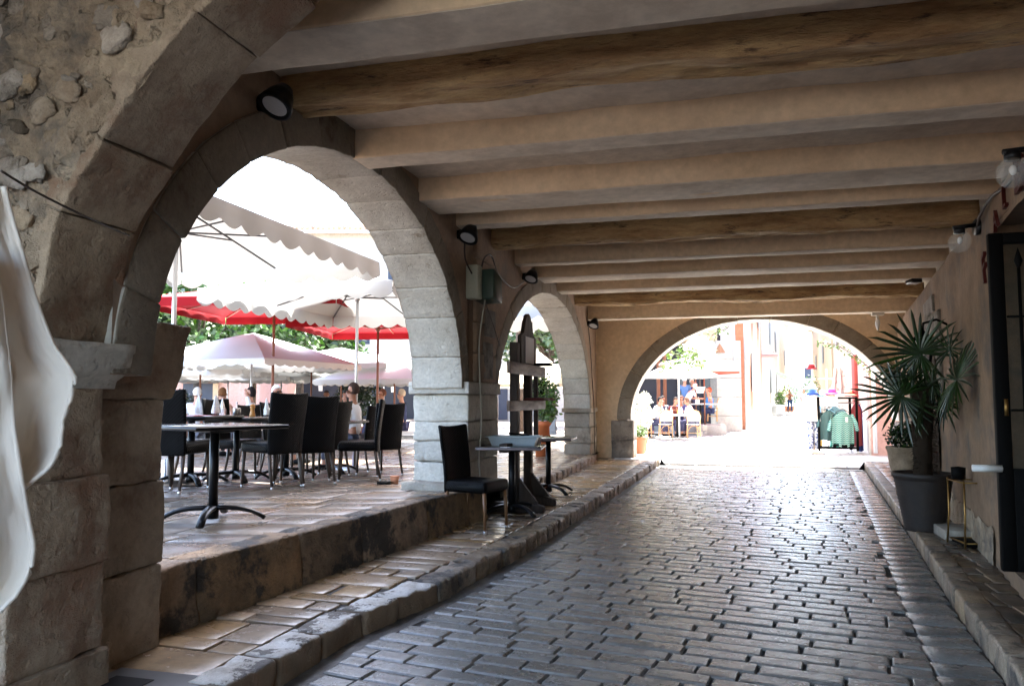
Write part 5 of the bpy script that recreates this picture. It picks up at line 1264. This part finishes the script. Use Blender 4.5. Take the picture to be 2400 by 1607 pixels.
# building on the left of the street: loggia with raised floor, white corner pillar
t = thing('corner_building', 'cream corner building with a white stone pillar and dark shop front behind the diners', 'building', sc=1)
def wbox(px0, px1, d0, d1, z0, z1, nm, mt, par):
    a = Vector(cw(px0, d0)); b = Vector(cw(px1, d0)); c = Vector(cw(px1 if px1 > px0 else px0, d1)); n = Vector((math.cos(YAW + math.pi / 2), math.sin(YAW + math.pi / 2))) * (d1 - d0)
    m = MB(); v = [(a.x, a.y), (b.x, b.y), (b.x + n.x, b.y + n.y), (a.x + n.x, a.y + n.y)]
    m.add([(x, y, z0) for x, y in v] + [(x, y, z1) for x, y in v], [(3, 2, 1, 0), (4, 5, 6, 7), (0, 1, 5, 4), (1, 2, 6, 5), (2, 3, 7, 6), (3, 0, 4, 7)]); return m.build(nm, mt, par, smooth=False)
for i in range(5):   # stone courses of the pillar
    z0 = -.1 + i * .85; wbox(1680, 1737, 35.2, 36.4, z0 + .008, z0 + .842, 'pillar_stone', BWH, t)
wbox(1395, 1690, 39, 39.4, -.1, 5.5, 'shop_front', DKB, t)
wbox(1380, 1682, 35.5, 39.0, 4.15, 9, 'upper_wall', BCR, t)
wbox(1620, 1681, 36.5, 37.5, -.1, 4.1, 'side_wall', BCR, t) if False else None
for px0, px1 in ((1478, 1492), (1650, 1664), (1590, 1600)): wbox(px0, px1, 38.8, 38.95, 1.0, 3.0, 'shop_window', plain('window_glass', (.12, .16, .18), .1), t)
for px0, z0 in ((1540, .5), (1555, .5)): wbox(px0, px0 + 7, 34.5, 34.7, z0, 3.6, 'wooden_post', WPOLE, t)
rt = thing('raised_terrace', 'pale stone retaining wall of the raised cafe corner', 'terrace wall', sc=1)
for j in range(2):
    for i in range(6): wbox(1634 + i * 10.6, 1634 + i * 10.6 + 10.4, 30.2 + .35 * i, 30.6 + .35 * i, .02 + j * .24, .25 + j * .24 , 'terrace_stone', PAVE if (i + j) % 2 else LIMEW, rt)
wbox(1590, 1700, 30.8, 39, -.1, .47, 'terrace_floor', PAVE, rt)
# triangular lamp, bracket on the pillar
t = thing('cone_lamp', 'small triangular lamp above the white pillar', 'wall lamp', cp(1688, 35.0, zh(827, 35.0)), 0, sc=1)
m = MB(); m.lathe([(.24, 0), (.02, .42), (0, .42)], 4); m.build('lamp_shade', plain('brown_shade', (.30, .15, .08), .6), t, smooth=False); m = MB(); m.lathe([(0, -.01), (.2, -.005)], 12); m.build('diffuser', LENS, t)
t = thing('iron_bracket', 'tall curved iron bracket on the corner of the white pillar', 'bracket', cp(1721, 34.9, 0), 0, sc=1)
m = MB(); a = zh(790, 34.9); b = zh(845, 34.9); m.tube([(-.25, 0, a), (-.12, 0, a - .1), (.0, 0, (a + b) / 2), (.02, 0, b)], .06, 8); m.build('arm', SHUT, t); m = MB(); m.tube([(.02, 0, a + .1), (.03, 0, b - .1)], .05, 8); m.build('plate', SHUT, t)
# orange house and those after it on the left side of the street
def side_house(lab, px0, d0, px1, d1, h, wallm, depth, windows, group='houses on the left side of the street', roof=True, z0=-.1, doors=()):
    """street front from (px0,d0) to (px1,d1)"""
    a = Vector(cw(px0, d0)); b = Vector(cw(px1, d1)); dv = (b - a); Ln = dv.length; dv.normalize(); n = Vector((-dv.y, dv.x)); n = n if n.dot(Vector((-1, 0)) if depth > 0 else Vector((1, 0))) > 0 else -n; D = abs(depth)
    t = thing('town_house', lab, 'house', sc=1, group=group)
    def quad(u0, u1, w0, w1, za, zb, nm, mt, par):
        m = MB(); v = [a + dv * u0 + n * w0, a + dv * u1 + n * w0, a + dv * u1 + n * w1, a + dv * u0 + n * w1]
        m.add([(p.x, p.y, za) for p in v] + [(p.x, p.y, zb) for p in v], [(3, 2, 1, 0), (4, 5, 6, 7), (0, 1, 5, 4), (1, 2, 6, 5), (2, 3, 7, 6), (3, 0, 4, 7)]); return m.build(nm, mt, par, smooth=False)
    quad(0, Ln, 0, D, z0, h, 'wall', wallm, t)
    quad(0, Ln, -.04, 0, z0, .9, 'stone_base', BWH, t)
    for (u, z, w, hh) in windows:
        f = quad(u * Ln - w / 2, u * Ln + w / 2, -.05, .0, z, z + hh, 'window', BWH, t)
        quad(u * Ln - w / 2 + .12, u * Ln + w / 2 - .12, -.06, -.0, z + .12, z + hh - .12, 'pane', DKB, f); quad(u * Ln - w / 2 - .5, u * Ln - w / 2, -.09, -.05, z, z + hh, 'shutter', SHUT, f); quad(u * Ln + w / 2, u * Ln + w / 2 + .5, -.09, -.05, z, z + hh, 'shutter', SHUT, f)
    if roof: quad(-.2, Ln + .2, -.5, D, h, h + .25, 'roof', TILE, t)
    return t, quad
side_house('orange rendered house with barred window beyond the white pillar', 1750, 37.2, 1786, 54, 13, BOR, .5, [(.25, 1.9, 1.0, 2.0), (.35, 6.0, 1.0, 1.8), (.75, 6.0, 1.0, 1.8)])
side_house('white house with striped green awning halfway up the street', 1792, 56, 1826, 84, 12, BWH, 9, [(.3, 2, 1.2, 2), (.3, 6, 1.2, 2), (.7, 6, 1.2, 2), (.7, 2, 1.2, 2)])
side_house('pale house at the upper end of the street on the left', 1828, 88, 1850, 130, 12, BCR, 9, [(.4, 6, 1.4, 2), (.7, 6, 1.4, 2)])
# right side
side_house('pink house with dark red door post beside the clothes rack', 2036, 20.6, 2012, 30, 9, BPK, -7, [(.8, 5.0, 1.0, 1.6)], 'houses on the right side of the street')
side_house('white shop front on the right side of the street', 2010, 31, 1955, 60, 10, BWH, -7, [(.3, 5, 1, 1.6), (.7, 5, 1, 1.6)], 'houses on the right side of the street')
side_house('cream house far up the street on the right', 1950, 62, 1905, 110, 11, BCR, -7, [(.3, 5, 1.4, 1.8), (.7, 5, 1.4, 1.8)], 'houses on the right side of the street')
x, y = cw(1868, 150)
t = thing('town_house', 'white house with tiled eaves closing the end of the street', 'house', (x, y, .5), R(8), 'houses at the end of the street', sc=1)
m = MB(); m.box((0, 4, 5), (20, 8, 10)); m.build('wall', BWH, t, smooth=False); m = MB(); m.box((0, 3.6, 10.2), (21, 9.2, .5)); m.build('roof', TILE, t, smooth=False)
for i in (-6, -2, 2, 6): m = MB(); m.box((i, -.02, 6), (1.2, .1, 2)); m.build('window', DKB, t, smooth=False)
hl = MB(); hl.grid(lambda u, v: (-200 + 500 * u, 230 + 60 * v, -1 + 42 * v * (1 - .3 * abs(N3(u * 5, 0, 1))) + 3 * N3(u * 12, v * 5, 2)), 40, 12); hl.build('hill', mat('wooded_hill', (.08, .11, .045), (.05, .075, .03), .1, .9, 0), kind='structure')
# awning, shrubs in the street
t = thing('striped_awning', 'green and white striped shop awning far up the street on the left', 'awning', sc=1)
for i in range(6):
    m = MB(); d = 62 + i * 1.2; a = Vector((*cw(1822 - 0, d), 0)); x, y = cw(1818, d); x2, y2 = cw(1818, d + 1.2); m.add([(x, y, zh(872, 64)), (x2, y2, zh(872, 64)), (x2 + 1.5, y2 + .2, zh(890, 64)), (x + 1.5, y + .2, zh(890, 64))], [(0, 1, 2, 3)]); o = m.build('stripe', cloth_mat((.03, .22, .18) if i % 2 else (.75, .75, .7)), t, smooth=False); o.modifiers.new('s', 'SOLIDIFY').thickness = .03
for i, (px, d, r_, h, lab) in enumerate(((1848, 72, .9, 2.6, 'large green shrub by the wall halfway up the street'), (1900, 68, .9, 3.2, 'pale bushy tree in the middle of the street'), (1826, 62, .4, 1.8, 'slim green plant before the awning'))):
    x, y = cw(px, d); potplant('street_shrub', lab, 'shrub', (x, y, .35), .4, .45, .5, TERRA, LEAFL, [((0, 0, h * .62), (r_, r_, h * .4), 1)], 700, .16, 'shrubs along the street')
t = thing('hanging_planter', 'boat-shaped hanging sign basket high on the white house', 'sign', cp(1800, 54, 0), 0, sc=1)
m = MB(); m.rbox((-.7, -.2, zh(838, 54)), (.7, .2, zh(828, 54)), .1, (3, 1, 1), 0); m.tube([(-.6, 0, zh(829, 54)), (0, 0, zh(815, 54)), (.6, 0, zh(829, 54))], .03, 5); m.build('basket', plain('pale_basket', (.45, .32, .30), .7), t)
t = thing('stone_planter', 'grey metal planter box against the white house up the street', 'planter', cp(1822, 60, .25), facing(80), sc=1)
m = MB(); m.rbox((-1.2, -.3, 0), (1.2, .3, .8), .02, (1, 1, 1), 0); m.build('box', SHUT, t)
# people in the street
person('woman in a dark top and blue leggings walking up the street', cp(1849, 66, .36), facing(-92), 'walk', (.22, .09, .07), (.03, .06, .14), SKIN, (.45, .25, .12), arm=('chest', 'chest'), hairlen=.02, sleeves=0)
person('pale figure farther up the street behind the mannequin', cp(1882, 60, .32), facing(-80), 'walk', (.6, .6, .62), (.4, .42, .45), SKIN, (.5, .4, .3))
# ------------------------------------------------------------------ clothes rack, mannequin, hats
RK = 21.2
def rp(px, d=RK, z=.13): x, y = cw(px, d); return (x, y, z)
rx, ry = cw(1960, RK)
t = thing('clothes_rack', 'dark metal clothes rack on castors hung with patterned tops outside the shop', 'clothes rack', (rx, ry, .0), YAW + R(-6), sc=1)
hw, hgt = .50, 1.56
for sx in (-1, 1):
    for sy in (0, .55):
        m = MB(); m.rbox((sx * hw - .03, sy - .03, .1), (sx * hw + .03, sy + .03, hgt), .008, (1, 1, 1), 0); m.build('upright', BLKM, t)
        m = MB(); m.ball((sx * hw, sy, .05), .05, 12, 8, (.5, 1, 1)); m.build('castor', STEEL, t)
for z in (.18, hgt - .03):
    m = MB(); m.box((0, 0, z), (2 * hw, .045, .05)); m.box((0, .55, z), (2 * hw, .045, .05)); m.box((-hw, .27, z), (.045, .55, .045)); m.box((hw, .27, z), (.045, .55, .045)); m.build('rail', BLKM, t, smooth=False)
m = MB(); m.tube([(-hw, .27, hgt - .16), (hw, .27, hgt - .16)], .016, 8); m.build('hanging_bar', STEEL, t)
# zigzag cloth
ZM = bpy.data.materials.new('zigzag_knit'); ZM.use_nodes = True; n = ZM.node_tree.nodes; l = ZM.node_tree.links
tc = n.new('ShaderNodeTexCoord'); sx_ = n.new('ShaderNodeSeparateXYZ'); l.new(tc.outputs['Object'], sx_.inputs[0])
def mth(op, a, b=None):
    q = n.new('ShaderNodeMath'); q.operation = op
    for i, v in enumerate((a, b)):
        if v is None: continue
        if isinstance(v, (int, float)): q.inputs[i].default_value = v
        else: l.new(v, q.inputs[i])
    return q.outputs[0]
zz1 = mth('PINGPONG', sx_.outputs[0], .04); zz2 = mth('MULTIPLY', zz1, .8); zz3 = mth('ADD', sx_.outputs[2], zz2); zz4 = mth('PINGPONG', zz3, .028); zz5 = mth('GREATER_THAN', zz4, .015)
mxz = n.new('ShaderNodeMix'); mxz.data_type = 'RGBA'; mxz.inputs[6].default_value = (.008, .17, .15, 1); mxz.inputs[7].default_value = (.30, .45, .42, 1); l.new(zz5, mxz.inputs[0]); l.new(mxz.outputs[2], n['Principled BSDF'].inputs['Base Color']); n['Principled BSDF'].inputs['Roughness'].default_value = .9
def garment(lab, x, y, z, w, h, mt, sleeve=True, hem=None, rz=0):
    """a top on a hanger: body, two sleeves, folds; hangs from z"""
    g_ = thing('shirt', lab, 'clothing', (rx, ry, 0), YAW + R(-6), 'tops hanging on the rack', sc=1)
    def body(side):
        def fn(u, v):
            ww = w * (.30 + .70 * min(1, v * 4)) if v < .25 else w * (1 - .06 * math.sin(v * 4)); ww = w * (.42 + .58 * min(1, v / .12) ** .6) * (1 + .05 * v)
            fx = (u - .5) * ww; fo = .02 * math.sin(u * 17 + v * 2) * v + .045 * math.sin(math.pi * u)
            sh = -.07 * abs(u - .5) * 2 * (1 - v)
            return (x + fx, y - side * fo * 1.0, z + sh - h * v + .015 * math.sin(u * 9) * v)
        return fn
    m = MB(); m.grid(body(1), 22, 16); m.grid(body(-1), 22, 16); m.build('body', mt, g_)
    if sleeve:
        for s_ in (-1, 1):
            m = MB(); m.tube([(x + s_ * w * .44, y, z - .09), (x + s_ * w * .60, y - .02, z - h * .33), (x + s_ * w * .66, y - .03, z - h * .56)], [w * .14, w * .15, w * .17], 12, flat=.5); m.build('sleeve', mt, g_)
    m = MB(); m.tube([(x - w * .3, y, z - .03), (x, y, z + .05), (x + w * .3, y, z - .03)], .008, 5); m.tube([(x, y, z + .05), (x, y, z + .12), (x + .03, y + .02, z + .15)], .005, 5); m.build('hanger', BLK, g_)
    if hem:
        m = MB(); m.grid(lambda u, v: (x + (u - .5) * w * 1.04, y - .05 * math.sin(math.pi * u) - .006, z - h * (.93 + .07 * v) + .015 * math.sin(u * 9)), 16, 2); m.build('hem', hem, g_)
    return g_
garment('green and white zigzag knitted top at the front of the rack', .10, -.07, 1.18, .56, .96, ZM, hem=BLKM)
garment('dark patterned top behind the zigzag one on the rack', -.22, .05, 1.22, .46, .84, cloth_mat((.06, .12, .13)))
garment('turquoise top at the bottom of the rack', .08, .10, .80, .52, .60, cloth_mat((.05, .48, .45)), sleeve=False, hem=BLKM)
garment('pale blue top behind on the rack', .0, .25, 1.32, .5, .8, cloth_mat((.30, .55, .68)))
garment('wine and leopard scarf-like top at the right of the rack', .58, .28, 1.42, .26, 1.2, cloth_mat((.30, .06, .07)), sleeve=False)
garment('dark blue scarf hanging at the far right of the rack', .70, .40, 1.38, .16, 1.3, cloth_mat((.03, .05, .18)), sleeve=False)
tgm = MB(); tgm.box((.19, -.14, .95), (.06, .004, .13)); o = tgm.build('price_tag', PAPER, None, smooth=False, loc=(rx, ry, 0), rz=YAW + R(-6)); tag(o, 'white price tag on the zigzag top', 'price tag')
m = MB(); m.box((-.24, -.06, 1.44), (.46, .01, .26)); o = m.build('paper_sign', PAPER, None, smooth=False, loc=(rx, ry, 0), rz=YAW + R(-6)); tag(o, 'pale paper sign with faint lines on the top of the rack', 'sign')
for i in range(4):
    m = MB(); m.box((-.24, -.068, 1.53 - i * .055), (.36 - .05 * (i % 2), .002, .008)); m.build('written_line', plain('faint_ink', (.45, .40, .45), .8), o, smooth=False)
def hat(lab, x, y, z, cr, band, br=.19):
    h_ = thing('sun_hat', lab, 'hat', (rx + 0, ry, 0), YAW + R(-6), 'hats on the rack', sc=1)
    m = MB(); m.lathe([(0, .115), (.05, .11), (.085, .08), (.095, .03), (.10, 0), (.15, -.01), (br, -.035), (br, -.04), (.10, -.008)], 24, (x, y, z)); m.build('brim_and_crown', cloth_mat(cr), h_)
    m = MB(); m.lathe([(.097, .035), (.102, .004)], 24, (x, y, z)); m.build('band', cloth_mat(band), h_)
hat('bright pink brimmed hat on top of the rack', -.1, .1, 1.68, (.85, .06, .30), (.7, .04, .25))
hat('cream hat with stripes left of the pink one', -.30, .25, 1.64, (.75, .72, .6), (.3, .3, .2))
hat('straw hat with red band on the right of the rack', .32, .05, 1.64, (.72, .52, .33), (.5, .04, .04), .21)
hat('dark red hat behind the straw hat', .48, .3, 1.62, (.30, .03, .03), (.2, .02, .02))
hat('pale grey hat at the back left of the rack', -.52, .5, 1.82, (.55, .58, .62), (.4, .4, .45), .15)
# mannequin
mx_, my_ = cw(1903, 21.4)
t = thing('mannequin', 'headless mannequin in a long white shirt and blue floral trousers with a blue hat', 'mannequin', (mx_, my_, .02), YAW - math.pi / 2, sc=1)
m = MB(); m.grid(lambda u, v: (lambda a: ((.12 + .03 * v) * math.cos(a) * (1 + .08 * math.sin(5 * a)), (.20 - .03 * math.sin(math.pi * v) + .05 * v * v) * math.sin(a) * (1 if v > .06 else v / .06 * .6 + .4), 1.60 - .72 * v))(u * 2 * math.pi), 24, 12); m.build('shirt', WHT, t)
for s_ in (-1, 1):
    m = MB(); m.tube([(0, s_ * .19, 1.52), (.02, s_ * .27, 1.25), (.06, s_ * .27, .98)], [.07, .065, .07], 10); m.build('sleeve', WHT, t)
    FL = bpy.data.materials.get('floral') or mat('floral', (.62, .66, .75), (.05, .08, .22), 16, .85, 0, contrast=(.48, .52))
    m = MB(); m.tube([(0, s_ * .085, .95), (0, s_ * .09, .5), (0, s_ * .09, .12)], [.10, .09, .085], 12); m.build('trouser_leg', FL, t)
m = MB(); m.rbox((-.2, -.25, .0), (.2, .25, .03), .01, (1, 1, 1), 0); m.tube([(0, 0, .03), (0, 0, .3)], .02, 8); m.build('stand', plain('pale_wood', (.55, .42, .28), .5), t)
m = MB(); m.lathe([(0, .13), (.06, .12), (.1, .06), (.11, 0), (.2, -.06), (.11, -.01)], 24, (0, 0, 1.66)); m.build('hat', cloth_mat((.04, .10, .40)), t)
x, y = cw(1919, 21.9)
t = thing('shirt', 'bright blue top hanging between mannequin and rack', 'clothing', (x, y, 0), YAW, 'clothes beside the rack', sc=1); m = MB(); m.grid(lambda u, v: ((u - .5) * (.26 + .04 * v), -.03 * math.sin(u * 12), 1.62 - .55 * v), 10, 6); o = m.build('cloth', cloth_mat((.05, .30, .62)), t); o.modifiers.new('s', 'SOLIDIFY').thickness = .02
t = thing('dress', 'pink and orange dress hanging low behind the rack', 'clothing', (x, y, 0), YAW, 'clothes beside the rack', sc=1); m = MB(); m.grid(lambda u, v: ((u - .5) * (.16 + .06 * v), .05 - .03 * math.sin(u * 12), .95 - .42 * v), 10, 6); o = m.build('cloth', cloth_mat((.85, .05, .28)), t); o.modifiers.new('s', 'SOLIDIFY').thickness = .02
m = MB(); m.grid(lambda u, v: ((u - .5) * .14, .05 - .02 * math.sin(u * 12), .53 - .38 * v), 10, 6); o = m.build('lower_cloth', cloth_mat((.75, .40, .10)), t); o.modifiers.new('s', 'SOLIDIFY').thickness = .02
x, y = cw(1966, 22.6)
t = thing('dress', 'sheer grey dress with red specks high above the rack', 'clothing', (x, y, 0), YAW, 'clothes beside the rack', sc=1); m = MB(); m.grid(lambda u, v: ((u - .5) * (.25 + .25 * v), -.04 * math.sin(u * 14), 2.4 - .75 * v), 16, 8); o = m.build('cloth', mat('specked', (.5, .52, .52), (.45, .25, .27), 9, .9, 0, contrast=(.55, .62)), t); o.modifiers.new('s', 'SOLIDIFY').thickness = .01
hat('dark red cap displayed high on the shop stand', -.22, 1.6, 2.42, (.22, .02, .03), (.15, .02, .02), .14)
m = MB(); m.box((0, 0, 1.2), (.05, .05, 2.4)); m.box((0, 0, 2.1), (.5, .04, .04)); x, y = cw(1937, 22.9); tag(m.build('display_pole', SHUT, None, smooth=False, loc=(x, y, 0)), 'thin display pole behind the rack carrying hats', 'display stand')
# red door post and drain pipes on the right
t = thing('door_shutter', 'dark red open door leaf behind the clothes rack', 'door', cp(2004, 22.2, 0), 0, sc=1); m = MB(); m.rbox((-.06, -.25, .15), (.03, .25, 2.75), .01, (1, 2, 3), 0); m.build('leaf', plain('wine_paint', (.25, .04, .035), .5), t); m = MB(); m.ball((-.08, -.45, 1.3), .03, 8, 6); m.build('handle', BRASS, t)
for px, d, lab in ((2046, 20.4, 'white drainpipe on the pale wall right of the arch'), (1747, 36.2, 'grey drainpipe on the corner of the orange house')):
    x, y = cw(px, d); m = MB(); m.tube([(x, y, .1), (x, y, 7)], .05, 8); tag(m.build('drainpipe', WHT if px > 2000 else SHUT), lab, 'drainpipe', 'drainpipes')
# ------------------------------------------------------------------ the square's far side
t = thing('arcaded_house', 'pale arcaded house with tiled eaves across the square', 'house', sc=1)
def sqw(px0, px1, d, z0, z1, dep, nm, mt): return wbox(px0, px1, d, d + dep, z0, z1, nm, mt, t)
a0 = Vector(cw(560, 44)); a1 = Vector(cw(1020, 44)); dv = (a1 - a0); LN = dv.length; dv.normalize(); nv = Vector((-dv.y, dv.x))
m = MB()
arches = [(.30, 2.4), (.485, 2.6), (.66, 2.6), (.83, 2.4)]
def ab(u):
    for c, w in arches:
        x_ = u - c * LN
        if abs(x_) < w * .5: return .2 + 1.6 + 1.9 * math.sqrt(max(0, 1 - (x_ / (w * .5)) ** 2))
    return 0
us = lin(0, LN, 260)
for ua, ub in zip(us, us[1:]):
    za, zb = ab(ua), ab(ub); p = a0 + dv * ua; q = a0 + dv * ub; p2_ = p + nv * .9; q2 = q + nv * .9
    if (za == 0) != (zb == 0): za = zb = max(za, zb)
    m.add([(p.x, p.y, za), (q.x, q.y, zb), (q.x, q.y, 11.0), (p.x, p.y, 11.0), (p2_.x, p2_.y, za), (q2.x, q2.y, zb)], [(0, 1, 2, 3), (0, 4, 5, 1)])
m.build('wall', BWH, t, smooth=False)
sqw(560, 1020, 49, 0, 5, .3, 'dark_arcade_back', DKB)
m = MB(); p = a0 - nv * .7; q = a1 - nv * .7; r_ = a1 + nv * 8; s_ = a0 + nv * 8
m.add([(p.x, p.y, 10.9), (q.x, q.y, 10.9), (r_.x, r_.y, 13.2), (s_.x, s_.y, 13.2), (p.x, p.y, 11.1), (q.x, q.y, 11.1), (r_.x, r_.y, 13.4), (s_.x, s_.y, 13.4)], [(3, 2, 1, 0), (4, 5, 6, 7), (0, 1, 5, 4), (1, 2, 6, 5), (2, 3, 7, 6), (3, 0, 4, 7)])
rf = m.build('roof', TILE, t, smooth=False)
m = MB()
k = 0; u = 0
while u < LN:
    p = a0 + dv * u - nv * .75; q = p + nv * 2; m.tube([(p.x, p.y, 11.14), (q.x, q.y, 11.75)], .10, 6); u += .3
m.build('eaves_tiles', TILE, rf)
for (u, z) in ((.28, 7.6), (.46, 7.4), (.62, 7.4), (.80, 7.6), (.37, 4.6), (.62, 4.6)):
    for w, zz0, zz1, off, nm, mt in ((1.3, z - .1, z + 2.1, .04, 'window', BWH), (1.0, z, z + 2.0, .06, 'pane', DKB)):
        c = a0 + dv * (u * LN); p = c - dv * w / 2 - nv * off; q = c + dv * w / 2 - nv * off; pb = c - dv * w / 2 + nv * .02; qb = c + dv * w / 2 + nv * .02
        m = MB(); m.add([(p.x, p.y, zz0), (q.x, q.y, zz0), (q.x, q.y, zz1), (p.x, p.y, zz1), (pb.x, pb.y, zz0), (qb.x, qb.y, zz0), (qb.x, qb.y, zz1), (pb.x, pb.y, zz1)], [(0, 1, 2, 3), (0, 4, 5, 1), (1, 5, 6, 2), (2, 6, 7, 3), (3, 7, 4, 0)]); ob_ = m.build(nm, mt, t if nm == 'window' else wf, smooth=False)
        if nm == 'window': wf = ob_
t = thing('town_house', 'pink house with blue-grey awning at the left of the square', 'house', sc=1, group='houses around the square')
wbox(380, 610, 40, 48, 0, 4.6, 'wall', BPK, t); wbox(430, 505, 39.9, 39.98, .3, 2.3, 'shop_window', DKB, t); wbox(500, 512, 39.88, 39.97, .3, 2.3, 'door', BCR, t)
wbox(400, 505, 38.9, 40, 2.4, 2.75, 'awning', cloth_mat((.40, .45, .50)), t); wbox(370, 620, 39.6, 48.5, 4.6, 4.85, 'roof', TILE, t)
t = thing('town_house', 'white house behind the beige parasol, seen through the second arch', 'house', sc=1, group='houses around the square')
wbox(1040, 1420, 46, 52, 0, 7.0, 'wall', BWH, t); wbox(1255, 1300, 45.9, 45.98, .2, 2.8, 'shop_window', DKB, t); wbox(1150, 1190, 45.9, 45.98, .3, 2.6, 'door', DKB, t); wbox(1030, 1430, 45.5, 52.5, 7.0, 7.3, 'roof', TILE, t)
t = thing('wicker_basket', 'black lantern-shaped basket hanging behind the menu stand', 'basket', cp(1262, 17, zh(925, 17)), 0, sc=1)
m = MB(); m.lathe([(.02, 0), (.14, .02), (.17, .25), (.15, .3)], 12); m.tube([(-.12, 0, .3), (0, 0, .5), (.12, 0, .3)], .015, 5); m.build('body', BLKM, t)
# ------------------------------------------------------------------ small things on the ground
m = MB(); m.rbox((-2.98, 2.98, SWZ - .01), (-2.42, 3.42, SWZ + .012), .01, (2, 2, 1), .003, 4, 1); o = m.build('drain_cover', plain('dark_cast_iron', (.045, .045, .05), .5)); tag(o, 'dark square drain cover on the pavement at the foot of the near pier', 'drain cover')
m = MB(); m.rbox((-2.9, 3.08, SWZ + .012), (-2.68, 3.3, SWZ + .016), .002, (1, 1, 1), 0); m.build('recess', BLKM, o)
m = MB(); m.box((.75, 17.82, .006), (4.2, .12, .012)); tag(m.build('drain_channel', SHUT, None, smooth=False), 'grey metal drain channel across the road under the wide arch', 'drain')
for x, lab in ((kL(18.3) + .02, 'dark triangular flood-barrier plate at the end of the left kerb'), (kR(18.0) - .12, 'dark triangular flood-barrier plate at the end of the right kerb')):
    m = MB(); m.add([(x, 18.0, 0), (x + .14, 18.0, 0), (x + (.02 if x < 0 else .12), 18.0, .17), (x, 18.06, 0), (x + .14, 18.06, 0), (x + (.02 if x < 0 else .12), 18.06, .17)], [(0, 1, 2), (5, 4, 3), (0, 3, 4, 1), (1, 4, 5, 2), (2, 5, 3, 0)]); tag(m.build('barrier_plate', BLKM, None, smooth=False), lab, 'plate', 'plates at the kerb ends')
x, y = cw(1625, 23.0); m = MB(); m.box((x, y, .005), (1.1, .6, .01)); tag(m.build('manhole_cover', SHUT, None, smooth=False), 'grey rectangular manhole cover in the sunlit street', 'manhole cover')
m = MB(); m.box((-2.05, 18.1, SWZ + .004), (.7, .26, .012)); tag(m.build('floor_grate', SHUT, None, smooth=False), 'metal grate in the pavement before the left foot of the wide arch', 'grate')
st_ = MB(); bx, by = cw(420, 9.35); st_.lathe([(0, .0), (.09, 0), (.09, .03), (0, .03)], 16)
tag(st_.build('ash_dish', BLKM, None, loc=(-4.1, 9.1, zT(9.1) + .004)), 'small dark dish on the terrace floor beside the middle pier', 'dish')
tp_ = MB(); tp_.lathe([(0, 0), (.045, 0), (.06, .10), (.05, .10), (0, .08)], 14); tag(tp_.build('clay_pot', TERRA, None, loc=(-4.0, 9.2, zT(9.2) + .003)), 'tiny terracotta pot on the floor beside the middle pier', 'pot')
for i, (x, y, z, lab) in enumerate(((-.62, 3.55, .012, 'small dry orange leaf on the cobbles at the bottom of the picture'), (-.35, 5.4, .012, 'small pale scrap lying in the middle of the cobbles'), (-2.85, 3.6, SWZ + .012, 'tiny dry leaf on the pavement beside the drain cover'))):
    m = MB(); m.add([(0, 0, 0), (.02, .008, .006), (.035, 0, .002), (.018, -.01, .004)], [(0, 1, 2, 3)]); tag(m.build('dry_leaf', plain('dry_leaf%d' % i, (.25, .13, .05) if i != 1 else (.6, .55, .5), .8), None, smooth=False, loc=(x, y, z), rz=rs.uniform(0, 6)), lab, 'leaf')
